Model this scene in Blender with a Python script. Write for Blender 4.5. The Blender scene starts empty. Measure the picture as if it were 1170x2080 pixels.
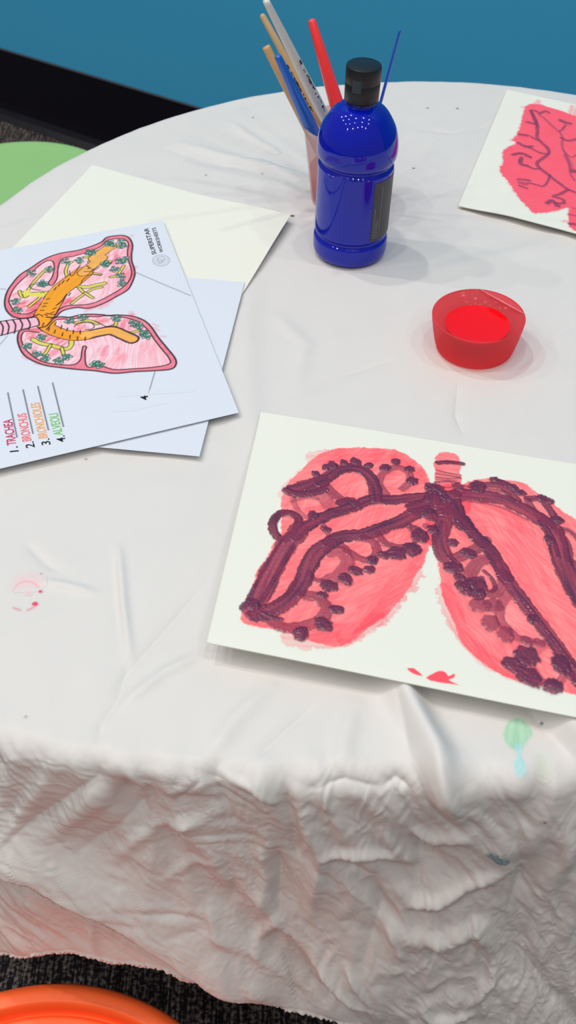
import bpy, math
import numpy as np
from mathutils import Matrix, Vector

# ------------------------------------------------------------------ basics
TH = 0.55                       # table height; modelling below is relative to the table top
CAM_H = 0.485                   # camera above the table top
F_PX, PITCH, ROLL = 2200.0, 0.79398601, -0.00277449
rng = np.random.default_rng(7)

fw = np.array([0, math.cos(PITCH), -math.sin(PITCH)]); rt0 = np.array([1.0, 0, 0]); up0 = np.cross(rt0, fw)
RT = math.cos(ROLL)*rt0 + math.sin(ROLL)*up0
UP = -math.sin(ROLL)*rt0 + math.cos(ROLL)*up0
CAM = np.array([0, 0, CAM_H])

def ray(x, y):
    x = np.asarray(x, float); y = np.asarray(y, float)
    return ((x-585)/F_PX)[..., None]*RT - ((y-1040)/F_PX)[..., None]*UP + fw
def at_z(x, y, z):              # photo measurement -> point on the level z
    d = ray(x, y); return CAM + d*((z-CAM_H)/d[..., 2])[..., None]
def proj(P):
    v = np.asarray(P, float)-CAM; w = v@fw
    return 585+F_PX*(v@RT)/w, 1040-F_PX*(v@UP)/w

def lin(c):
    c = np.asarray(c, float)/255.0
    return np.where(c <= 0.04045, c/12.92, ((c+0.055)/1.055)**2.4)
def L4(c): return tuple(float(v) for v in lin(c))+(1.0,)

def mesh_obj(name, verts, faces, mat=None, parent=None, loc=None, smooth=True, col=None, vc=True):
    """verts in table-relative world coordinates; loc = object origin (table-relative)."""
    v = np.asarray(verts, float)
    if parent is not None: base = np.array(parent['_b'])
    else: base = np.zeros(3)
    if loc is None: loc = base if parent is not None else np.array([v[:, 0].mean(), v[:, 1].mean(), v[:, 2].min()])
    loc = np.asarray(loc, float)
    me = bpy.data.meshes.new(name)
    v = v-loc
    f = faces
    if isinstance(f, np.ndarray):
        n = len(f); k = f.shape[1]
        me.vertices.add(len(v)); me.vertices.foreach_set('co', v.astype(np.float32).ravel())
        me.loops.add(n*k); me.loops.foreach_set('vertex_index', f.astype(np.int32).ravel())
        me.polygons.add(n); me.polygons.foreach_set('loop_start', (np.arange(n)*k).astype(np.int32))
        me.update(calc_edges=True)
    else:
        me.from_pydata([tuple(p) for p in v], [], f); me.update()
    if smooth: me.polygons.foreach_set('use_smooth', [True]*len(me.polygons))
    if col is not None:
        a = me.color_attributes.new('Col', 'FLOAT_COLOR', 'POINT')
        c = np.ones((len(v), 4), np.float32); c[:, :3] = col
        a.data.foreach_set('color', c.ravel())
    o = bpy.data.objects.new(name, me); bpy.context.scene.collection.objects.link(o)
    if mat: me.materials.append(mat)
    if parent is not None:
        o.parent = parent; o.location = tuple(loc-base)
    else:
        o.location = (loc[0], loc[1], loc[2]+TH)
    o['_b'] = [float(t) for t in loc]
    return o
def thing(name, label, cat, loc, group=None):
    o = bpy.data.objects.new(name, None); bpy.context.scene.collection.objects.link(o)
    o.empty_display_size = 0.02
    o.location = (loc[0], loc[1], loc[2]+TH); o['_b'] = [float(t) for t in loc]
    o['label'] = label; o['category'] = cat
    if group: o['group'] = group
    return o
def tag(o, label, cat, group=None):
    o['label'] = label; o['category'] = cat
    if group: o['group'] = group
    return o
def grid_faces(nr, nc, wrap=False):
    i = np.arange(nr-1)[:, None]; j = np.arange(nc if wrap else nc-1)[None, :]
    a = i*nc+j; b = i*nc+(j+1) % nc; c = (i+1)*nc+(j+1) % nc; d = (i+1)*nc+j
    return np.stack([a, b, c, d], -1).reshape(-1, 4)
def lathe(center, prof, n=96, axis=None):
    """prof: list of (r, z)."""
    p = np.array(prof, float); t = np.linspace(0, 2*np.pi, n, endpoint=False)
    x = p[:, 0:1]*np.cos(t); y = p[:, 0:1]*np.sin(t); z = np.repeat(p[:, 1:2], n, 1)
    P = np.stack([x, y, z], -1).reshape(-1, 3)+np.asarray(center)
    f = grid_faces(len(p), n, True)
    return P, f
def smooth_prof(pts, n=6):
    p = np.array(pts, float); out = []
    for i in range(len(p)-1):
        p0 = p[max(i-1, 0)]; p1 = p[i]; p2 = p[i+1]; p3 = p[min(i+2, len(p)-1)]
        for t in np.linspace(0, 1, n, endpoint=False):
            out.append(0.5*((2*p1)+(-p0+p2)*t+(2*p0-5*p1+4*p2-p3)*t*t+(-p0+3*p1-3*p2+p3)*t**3))
    out.append(p[-1]); return np.array(out)
def tube(p0, p1, prof, n=20):
    """prof: list of (t along 0..1, radius)"""
    p0 = np.array(p0, float); p1 = np.array(p1, float); d = p1-p0; L = np.linalg.norm(d); d = d/L
    a = np.cross(d, [0, 1, 0.3]); a /= np.linalg.norm(a); b = np.cross(d, a)
    t = np.linspace(0, 2*np.pi, n, endpoint=False)
    P = np.concatenate([p0+d*L*s+r*(np.cos(t)[:, None]*a+np.sin(t)[:, None]*b) for s, r in prof])
    return P, grid_faces(len(prof), n, True)
def merge(*parts):
    V = []; F = []; o = 0
    for v, f in parts:
        V.append(np.asarray(v)); F += [tuple(int(i)+o for i in q) for q in f]; o += len(v)
    return np.concatenate(V), F
def box(cx, cy, cz, sx, sy, sz):
    v = [(cx+a*sx/2, cy+b*sy/2, cz+c*sz/2) for a in (-1, 1) for b in (-1, 1) for c in (-1, 1)]
    return np.array(v), [(0, 1, 3, 2), (4, 6, 7, 5), (0, 4, 5, 1), (2, 3, 7, 6), (0, 2, 6, 4), (1, 5, 7, 3)]

# ------------------------------------------------------------------ noise
def _h(ix, iy, s):
    n = (ix.astype(np.int64)*374761393+iy.astype(np.int64)*668265263+s*982451653) & 0xffffffff
    n = ((n ^ (n >> 13))*1274126177) & 0xffffffff
    return ((n ^ (n >> 16)) & 0xffff)/65535.0
def perlin(x, y, s=0):
    x = np.asarray(x, float); y = np.asarray(y, float)
    ix = np.floor(x); iy = np.floor(y); fx = x-ix; fy = y-iy
    u = fx**3*(fx*(fx*6-15)+10); v = fy**3*(fy*(fy*6-15)+10)
    def g(dx, dy):
        a = _h(ix+dx, iy+dy, s)*2*np.pi
        return np.cos(a)*(fx-dx)+np.sin(a)*(fy-dy)
    return ((g(0, 0)*(1-u)+g(1, 0)*u)*(1-v)+(g(0, 1)*(1-u)+g(1, 1)*u)*v)*1.5
def fbm(x, y, s=0, o=4):
    r = 0; a = 1.0
    for i in range(o): r = r+a*perlin(x*2**i, y*2**i, s+i*17); a *= 0.5
    return r
def sstep(a, b, x):
    t = np.clip((x-a)/(b-a), 0, 1); return t*t*(3-2*t)

# ------------------------------------------------------------------ materials
def new_mat(name):
    m = bpy.data.materials.new(name); m.use_nodes = True
    return m, m.node_tree.nodes, m.node_tree.links, m.node_tree.nodes['Principled BSDF']
def simple(name, rgb, rough=0.5, spec=0.5, noise=0.0, nscale=50, bump=0.0, bscale=200, **kw):
    m, N, Lk, B = new_mat(name)
    B.inputs['Base Color'].default_value = L4(rgb); B.inputs['Roughness'].default_value = rough
    B.inputs['Specular IOR Level'].default_value = spec
    for k, v in kw.items(): B.inputs[k.replace('_', ' ')].default_value = v
    tc = N.new('ShaderNodeTexCoord')
    if noise:
        nz = N.new('ShaderNodeTexNoise'); nz.inputs['Scale'].default_value = nscale; nz.inputs['Detail'].default_value = 5
        Lk.new(tc.outputs['Object'], nz.inputs['Vector'])
        mx = N.new('ShaderNodeMix'); mx.data_type = 'RGBA'
        c = lin(rgb); mx.inputs['A'].default_value = tuple(c*(1-noise))+(1,); mx.inputs['B'].default_value = tuple(np.minimum(c*(1+noise), 1))+(1,)
        Lk.new(nz.outputs['Fac'], mx.inputs['Factor']); Lk.new(mx.outputs['Result'], B.inputs['Base Color'])
    if bump:
        nb = N.new('ShaderNodeTexNoise'); nb.inputs['Scale'].default_value = bscale; nb.inputs['Detail'].default_value = 4
        Lk.new(tc.outputs['Object'], nb.inputs['Vector'])
        bp = N.new('ShaderNodeBump'); bp.inputs['Strength'].default_value = bump; bp.inputs['Distance'].default_value = 0.001
        Lk.new(nb.outputs['Fac'], bp.inputs['Height']); Lk.new(bp.outputs['Normal'], B.inputs['Normal'])
    return m
def attr_mat(name, rough=0.5, spec=0.5, bump=0.0, bscale=900, coat=0.0):
    m, N, Lk, B = new_mat(name)
    a = N.new('ShaderNodeAttribute'); a.attribute_name = 'Col'
    Lk.new(a.outputs['Color'], B.inputs['Base Color'])
    B.inputs['Roughness'].default_value = rough; B.inputs['Specular IOR Level'].default_value = spec
    B.inputs['Coat Weight'].default_value = coat; B.inputs['Coat Roughness'].default_value = 0.12
    if bump:
        tc = N.new('ShaderNodeTexCoord'); nb = N.new('ShaderNodeTexNoise'); nb.inputs['Scale'].default_value = bscale; nb.inputs['Detail'].default_value = 3
        Lk.new(tc.outputs['Object'], nb.inputs['Vector'])
        bp = N.new('ShaderNodeBump'); bp.inputs['Strength'].default_value = bump; bp.inputs['Distance'].default_value = 0.001
        Lk.new(nb.outputs['Fac'], bp.inputs['Height']); Lk.new(bp.outputs['Normal'], B.inputs['Normal'])
    return m

M_cloth = simple('white_cloth', (216, 213, 210), 0.55, 0.35, noise=0.02, nscale=12, bump=0.12, bscale=140)
M_stain_streak = attr_mat('stains_and_streaks', 0.55, 0.3)
PAPER = (229, 230, 219); WPAPER = (214, 220, 231)
M_paper = simple('watercolour_paper', PAPER, 0.8, 0.2, bump=0.08, bscale=900)
M_wpaper = simple('printer_paper', WPAPER, 0.8, 0.2)
M_red = attr_mat('red_paint', 0.45, 0.35, bump=0.15, bscale=500)
M_purple = attr_mat('purple_paint', 0.36, 0.4, bump=0.22, bscale=260, coat=0.3)
M_ink = attr_mat('printed_and_crayoned_ink', 0.7, 0.2)
M_black = simple('black_print', (35, 35, 38), 0.7, 0.2)
M_greyink = simple('grey_print', (110, 112, 118), 0.7, 0.2)

# ------------------------------------------------------------------ table cloth surface
TC = np.array([0.132, 0.684])
_ang = np.array([-206, -180, -160, -145, -135, -126, -117, -108, -98, -88, -75, -60, -40, 0, 68, 110, 154])
_rad = np.array([0.427, 0.440, 0.462, 0.480, 0.482, 0.470, 0.443, 0.417, 0.401, 0.396, 0.400, 0.410, 0.420, 0.426, 0.427, 0.427, 0.427])
def redge(th):                  # th radians -> radius of the table edge
    d = (np.degrees(th)+206) % 360-206
    return np.interp(d, _ang, _rad)
_hx = np.array([-0.30, -0.19, -0.16, -0.142, -0.128, -0.112, -0.08, -0.045, 0.004, 0.06, 0.2, 0.3])
_hz = np.array([0.235, 0.230, 0.233, 0.236, 0.247, 0.254, 0.273, 0.307, 0.338, 0.355, 0.368, 0.36])
def hemdrop(th):
    x = TC[0]+redge(th)*np.cos(th); y = TC[1]+redge(th)*np.sin(th)
    d = np.interp(x, _hx, _hz)
    k = sstep(0.30, 0.42, y)
    w = np.where(x < 0.1, 0.0, 0.0)
    return d*(1-k)+0.31*k
RHO = 0.016
def base_surf(th, L):
    """undisplaced cloth; L = length along the cloth from the centre. returns P, normal"""
    r = redge(th)
    c, s = np.cos(th), np.sin(th)
    q = RHO*np.pi/2
    a = np.clip((L-(r-RHO))/RHO, 0, np.pi/2)
    dn = np.maximum(L-(r-RHO)-q, 0)
    rad = np.minimum(L, r-RHO)+RHO*np.sin(a)+0.13*dn
    z = -RHO*(1-np.cos(a))-dn
    P = np.stack([TC[0]+rad*c, TC[1]+rad*s, z], -1)
    n = np.stack([np.sin(a)*c, np.sin(a)*s, np.cos(a)], -1)
    return P, n
_hpx = np.array([-400, -200, 0, 50, 100, 150, 200, 250, 300, 350, 460, 600, 700, 900, 1170, 1500])
_hpy = np.array([1975, 1965, 1952, 1962, 1956, 1955, 1970, 1980, 1985, 2000, 2040, 2078, 2100, 2125, 2140, 2150])
_tt = np.radians(np.linspace(-152, -65, 140)); _dd = np.linspace(.10, .42, 320)
_hd = []
for _t in _tt:
    _r = redge(_t); _Pp, _ = base_surf(np.full(320, _t), _r+_dd); _x, _y = proj(_Pp)
    _k = np.nonzero(_y >= np.interp(_x, _hpx, _hpy))[0]
    _hd.append(_dd[_k[0]] if len(_k) else .40)
_hd = np.minimum(np.array(_hd), .375)
def hemdrop(th):
    d = (np.degrees(th)+206) % 360-206
    return np.where((d > -152) & (d < -65), np.interp(d, np.degrees(_tt), _hd), np.where(d <= -152, _hd[0]+(0.31-_hd[0])*np.clip((-152-d)/40, 0, 1), _hd[-1]+(0.31-_hd[-1])*np.clip((d+65)/60, 0, 1)))
def to_polar(U):
    d = U-TC; return np.arctan2(d[..., 1], d[..., 0]), np.hypot(d[..., 0], d[..., 1])

# lookup table photo -> cloth coordinates (unrolled plane U)
_gx = np.arange(-0.30, 0.36, 0.0015); _gy = np.arange(-0.12, 1.15, 0.0015)
_U = np.stack(np.meshgrid(_gx, _gy), -1).reshape(-1, 2)
_th, _L = to_polar(_U); _P, _n = base_surf(_th, _L)
_px, _py = proj(_P)
_ok = (((CAM-_P)*_n).sum(1) > 0) & (_px > -150) & (_px < 1320) & (_py > 50) & (_py < 2250) & (_L < redge(_th)+hemdrop(_th)+0.02)
_U = _U[_ok]; _px = _px[_ok]; _py = _py[_ok]
def toU(pts):
    out = []
    for x, y in pts:
        d = (_px-x)**2+(_py-y)**2; k = np.argpartition(d, 4)[:4]; w = 1/(d[k]+0.2)
        out.append((_U[k]*w[:, None]).sum(0)/w.sum())
    return np.array(out)

def seg_dist(X, Y, pl, signed=False):
    """distance to polyline; returns d, s(arclength), signed cross value"""
    best = np.full(X.shape, 1e9); S = np.zeros(X.shape); C = np.zeros(X.shape); acc = 0.0
    for i in range(len(pl)-1):
        a = pl[i]; b = pl[i+1]; dx, dy = b-a; l2 = dx*dx+dy*dy+1e-18; l = math.sqrt(l2)
        t = np.clip(((X-a[0])*dx+(Y-a[1])*dy)/l2, 0, 1)
        ex = X-a[0]-t*dx; ey = Y-a[1]-t*dy; d = np.sqrt(ex*ex+ey*ey)
        cr = (dx*ey-dy*ex)/l
        m = d < best
        best = np.where(m, d, best); S = np.where(m, acc+t*l, S); C = np.where(m, cr, C); acc += l
    return best, S, C

# features traced on the cloth: (kind, photo points, width m, height m)
FEAT = [
 # long soft folds on the top
 ('ridge', [(770,1300),(790,1350),(822,1420),(858,1490),(888,1550),(910,1600),(940,1640)], .0085, .0125),
 ('ridge', [(940,1640),(985,1690),(1040,1720),(1060,1690),(1010,1640)], .020, .008),
 ('crease', [(900,1560),(935,1600),(955,1660),(1000,1715)], .004, -.003),
 ('ridge', [(1090,1390),(1130,1440),(1170,1490),(1230,1540)], .008, .010),
 ('crease', [(1075,1440),(1110,1480),(1160,1530)], .004, -.003),
 ('ridge', [(512,560),(500,680),(505,800),(515,900),(500,980)], .010, .0022),
 ('ridge', [(240,1110),(248,1220),(262,1340)], .003, .0016),
 ('crease', [(262,1340),(240,1420),(205,1470),(205,1550)], .003, -.0010),
 ('crease', [(235,1130),(243,1240),(256,1330)], .0025, -.0012),
 ('ridge', [(90,1180),(140,1190),(190,1205)], .0030, .0010),
 ('crease', [(55,1105),(90,1140),(120,1160)], .0025, -.0009),
 ('crease', [(420,1180),(350,1260),(290,1330),(235,1395)], .003, -.0010),
 ('ridge', [(410,1330),(330,1370),(250,1430)], .004, .0012),
 ('crease', [(640,1430),(560,1500),(500,1560)], .003, -.0010),
 ('ridge', [(545,1400),(480,1460),(420,1540)], .006, .0014),
 ('ridge', [(720,1440),(700,1500),(690,1570)], .006, .0014),
 ('crease', [(800,1400),(820,1470),(835,1540)], .003, -.0015),
 ('crease', [(930,780),(925,840),(940,880)], .003, -.0009),
 ('ridge', [(560,640),(620,700),(600,790)], .006, .0007),
 ('crease', [(0,460),(60,430),(130,380)], .004, -.0007),
 ('ridge', [(360,290),(450,315),(540,335),(610,360)], .006, .0012),
 ('crease', [(330,300),(430,330),(520,345)], .0025, -.0008),
 ('ridge', [(470,250),(530,290),(580,320)], .004, .0010),
 ('crease', [(420,345),(480,325),(560,300)], .002, -.0007),
 ('crease', [(830,420),(900,390),(960,340)], .003, -.0007),
 ('crease', [(840,260),(920,270),(1010,250)], .003, -.0006),
 ('ridge', [(860,560),(960,530),(1100,500),(1170,470)], .008, .0008),
 ('crease', [(1040,760),(1100,700),(1170,650)], .003, -.0007),
 ('crease', [(620,800),(700,760),(800,730)], .003, -.0007),
 # gathers at the front edge
 ('ridge', [(20,1545),(15,1600),(0,1680)], .006, .003),
 ('ridge', [(110,1555),(80,1610),(20,1700)], .005, .003),
 ('crease', [(205,1552),(185,1590),(110,1640),(20,1705)], .003, -.002),
 ('ridge', [(235,1560),(215,1600),(100,1700)], .005, .003),
 ('crease', [(280,1560),(290,1610),(300,1650)], .004, -.004),
 ('ridge', [(260,1580),(200,1640),(120,1700)], .004, .002),
 ('crease', [(290,1640),(220,1700),(150,1740)], .006, -.003),
 ('ridge', [(330,1580),(345,1620),(400,1600),(405,1550)], .005, .003),
 ('crease', [(400,1545),(402,1590),(350,1640)], .002, -.0022),
 ('crease', [(445,1548),(430,1585),(455,1650)], .006, -.004),
 ('ridge', [(475,1590),(520,1600),(560,1620)], .004, .0025),
 ('crease', [(575,1600),(590,1680),(600,1750)], .005, -.0035),
 ('ridge', [(610,1590),(620,1660),(655,1740),(640,1800),(625,1880)], .005, .004),
 ('crease', [(640,1600),(700,1580),(760,1600)], .004, -.003),
 ('crease', [(780,1600),(800,1580),(830,1600)], .004, -.003),
 ('ridge', [(655,1740),(720,1735),(790,1745),(830,1765)], .0045, .004),
 ('ridge', [(775,1690),(800,1730),(845,1765)], .004, .004),
 ('crease', [(830,1690),(850,1730),(850,1790)], .006, -.004),
 ('ridge', [(850,1700),(880,1710),(940,1700)], .006, .004),
 ('ridge', [(770,1770),(800,1810),(830,1840),(900,1830),(960,1800),(1030,1775)], .006, .005),
 ('ridge', [(780,1880),(830,1900),(900,1910),(980,1890),(1010,1960)], .009, .005),
 ('crease', [(690,1760),(760,1790),(770,1850),(740,1950)], .012, -.006),
 ('crease', [(1045,1640),(1060,1740),(1060,1800),(1030,1870)], .010, -.006),
 ('ridge', [(1140,1600),(1145,1700),(1165,1800),(1150,1900)], .008, .004),
 ('crease', [(1140,1700),(1130,1760)], .002, -.002),
 ('crease', [(1100,1830),(1060,1950),(1120,2020),(1180,2080)], .014, -.006),
 ('ridge', [(1010,1970),(1000,2000),(960,2040)], .005, .004),
 ('ridge', [(640,1960),(680,2000),(720,2030),(750,2045)], .004, .0035),
 ('ridge', [(700,1960),(730,2000),(750,2030)], .003, .003),
 ('ridge', [(790,1890),(820,1940)], .003, .003),
 ('crease', [(600,1950),(630,2010),(700,2050)], .006, -.004),
 ('ridge', [(860,2050),(880,2070),(960,2065)], .005, .004),
 ('ridge', [(460,1650),(420,1670),(300,1700),(220,1760)], .004, .0022),
 ('ridge', [(440,1760),(380,1770),(330,1800)], .0035, .002),
 ('crease', [(450,1765),(470,1800),(460,1850)], .005, -.0035),
 ('ridge', [(540,1710),(530,1760),(540,1800),(525,1870)], .005, .004),
 ('crease', [(560,1740),(555,1820),(560,1870)], .006, -.005),
 ('ridge', [(560,1880),(520,1920),(530,1960)], .005, .004),
 ('ridge', [(420,1850),(440,1900),(480,1930)], .0035, .0025),
 ('ridge', [(180,1880),(185,1920),(195,1950)], .003, .003),
 ('crease', [(0,1900),(30,1925)], .003, -.002),
 # big diagonal overlap on the left of the skirt
 ('step', [(-120,1660),(0,1722),(90,1760),(200,1830),(300,1893),(400,1955),(500,2010)], .0040, .0150),
]
FEAT = [(k, toU(p), w, h*(1.9 if abs(h) < .002 else 1.0)) for k, p, w, h in FEAT]

def disp(U):
    X = U[..., 0]; Y = U[..., 1]
    th, L = to_polar(U); r = redge(th)
    e = L-(r-RHO)                        # >0 : past the edge
    sk = sstep(-0.004, 0.030, e)
    hem = redge(th)+hemdrop(th)
    # soft waves on the top
    wx = X+0.02*perlin(X*9, Y*9, 3); wy = Y+0.02*perlin(X*9, Y*9, 4)
    rot = 0.8*wx+0.6*wy; rot2 = -0.6*wx+0.8*wy
    top = 0.0005*fbm(rot*7, rot2*22, 5, 3)-0.0009*np.abs(perlin(rot*9, rot2*20, 8))**0.8*0.7-0.0004*np.abs(perlin(wx*30, wy*18, 9))
    h = top*(1-sk)
    # crumpled thin fabric on the skirt
    cr = 0
    for f, a, s in ((9, .0056, 21), (21, .0030, 22), (50, .0016, 23), (110, .0009, 24), (220, .00045, 25)):
        XX = X+(0.22+0.5*perlin(X*5+f, Y*3, 99))*Y                                      # folds run down and to the left
        wa = 0.9*perlin(XX*f*0.7, Y*f*0.3, s+50); wb = 0.9*perlin(XX*f*0.7, Y*f*0.3, s+60)
        n = perlin(XX*f+wa, Y*f*0.40+wb, s); m = perlin(XX*f*0.55+9, Y*f*0.3, s+70)
        if f > 30: a = a*(0.35+1.5*np.clip(perlin(X*8, Y*5, s+80)+.35, 0, 1))
        cr = cr+a*(0.5-np.sqrt(n*n+.004)*1.9)*np.clip(m*5, -1, 1)
    cr = cr+0.008*fbm(X*7, Y*3, 33, 2)
    cr = cr*(1-0.8*sstep(0.45, 0.75, Y)*sstep(0.10, 0.0, e))
    h = h+sk*cr*0.85
    # gathers along the front edge
    g = np.exp(-((e-0.014)/0.014)**2)*sstep(0.55, 0.42, Y)
    h = h+g*0.0032*(perlin(X*38, Y*6, 41)+0.6*perlin(X*80, Y*12, 42))
    for k, pl, w, a in FEAT:
        R = w*(9 if k == 'step' else 3.4)
        x0, y0 = pl.min(0)-R; x1, y1 = pl.max(0)+R
        m = (X > x0) & (X < x1) & (Y > y0) & (Y < y1)
        if not m.any(): continue
        d, s, c = seg_dist(X[m], Y[m], pl)
        tot = np.linalg.norm(np.diff(pl, axis=0), axis=1).sum()
        taper = np.clip(np.minimum(s+w, tot-s+w)/(0.25*tot+w), 0, 1)**0.7
        if k == 'ridge': v = a*np.exp(-(d/w)**2)*taper
        elif k == 'crease': v = a*np.exp(-d/w)*taper
        else:
            up = c > 0
            v = np.where(up, a*np.exp(-(d/(w*7))**2), a*(np.exp(-(d/(w*0.55))**2)*2.0-1.0)*np.exp(-(d/(w*5.5))**2))
        h[m] = h[m]+v
    h = h*(1-0.85*sstep(0.035, 0.0, hem-L)*sk)
    # elastic hem gathers
    b = sstep(0.018, 0.002, hem-L)
    h = h*(1-0.5*b)+b*(0.0005*np.sin(th*redge(th)*1000+5*perlin(th*60, L*4, 51))+0.0038*perlin(th*30, L*3, 52)-0.003)+0.0014*np.exp(-((hem-L-0.0115)/0.0016)**2)*(e > 0.02)*(1+.6*np.sin(th*redge(th)*1100+5*perlin(th*50, L*0, 53)))
    return h
CAPS = []       # (local frame test) things lying on the cloth press it down
def cloth(U):
    th, L = to_polar(U); P, n = base_surf(th, L); h = disp(U)
    for f in CAPS: h = f(P, h)
    # never sink into the table
    return P+n*h[..., None]

# ------------------------------------------------------------------ sheets
class Sheet:
    def __init__(s, O, ea, eb, W, H, zf):
        s.O = np.array(O[:2], float); s.ea = np.array(ea, float)/np.linalg.norm(ea); s.eb = np.array(eb, float)/np.linalg.norm(eb)
        s.W, s.H, s.zf = W, H, zf
        s.M = np.linalg.inv(np.array([s.ea, s.eb]).T)
    def P(s, a, b, dz=0):
        xy = s.O+np.asarray(a)[..., None]*s.ea+np.asarray(b)[..., None]*s.eb
        return np.concatenate([xy, (s.zf(np.asarray(a, float), np.asarray(b, float))+dz)[..., None]], -1)
    def loc(s, pts):
        pts = np.array(pts, float); z = np.full(len(pts), 0.004)
        for _ in range(8):
            q = at_z(pts[:, 0], pts[:, 1], z); ab = (q[:, :2]-s.O)@s.M.T; z = s.zf(ab[:, 0], ab[:, 1])
        return ab
    def cap(s, gap):
        def f(P, h):
            ab = (P[..., :2]-s.O)@s.M.T; a = ab[..., 0]; b = ab[..., 1]
            ins = (P[..., 2] > -0.003) & (a > -0.004) & (a < s.W+0.004) & (b > -0.004) & (b < s.H+0.004)
            lim = s.zf(np.clip(a, 0, s.W), np.clip(b, 0, s.H))-gap
            return np.where(ins, np.minimum(h, lim), h)
        return f
    def build(s, name, mat, thick, label, cat, group=None, na=60, nb=60):
        A, B = np.meshgrid(np.linspace(0, s.W, na), np.linspace(0, s.H, nb))
        top = s.P(A.ravel(), B.ravel()); bot = top.copy(); bot[:, 2] -= thick
        f = grid_faces(nb, na); n = na*nb
        edge = [i for i in range(na)]+[i*na+na-1 for i in range(1, nb)]+[(nb-1)*na+i for i in range(na-2, -1, -1)]+[i*na for i in range(nb-2, 0, -1)]
        side = [(edge[i], edge[(i+1) % len(edge)], edge[(i+1) % len(edge)]+n, edge[i]+n) for i in range(len(edge))]
        F = np.concatenate([f, f[:, ::-1]+n, np.array(side)[:, ::-1]])
        o = mesh_obj(name, np.concatenate([top, bot]), F, mat, loc=None)
        from math import radians
        for p in o.data.polygons: pass
        o.data.set_sharp_from_angle(angle=radians(40))
        return tag(o, label, cat, group)

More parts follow.
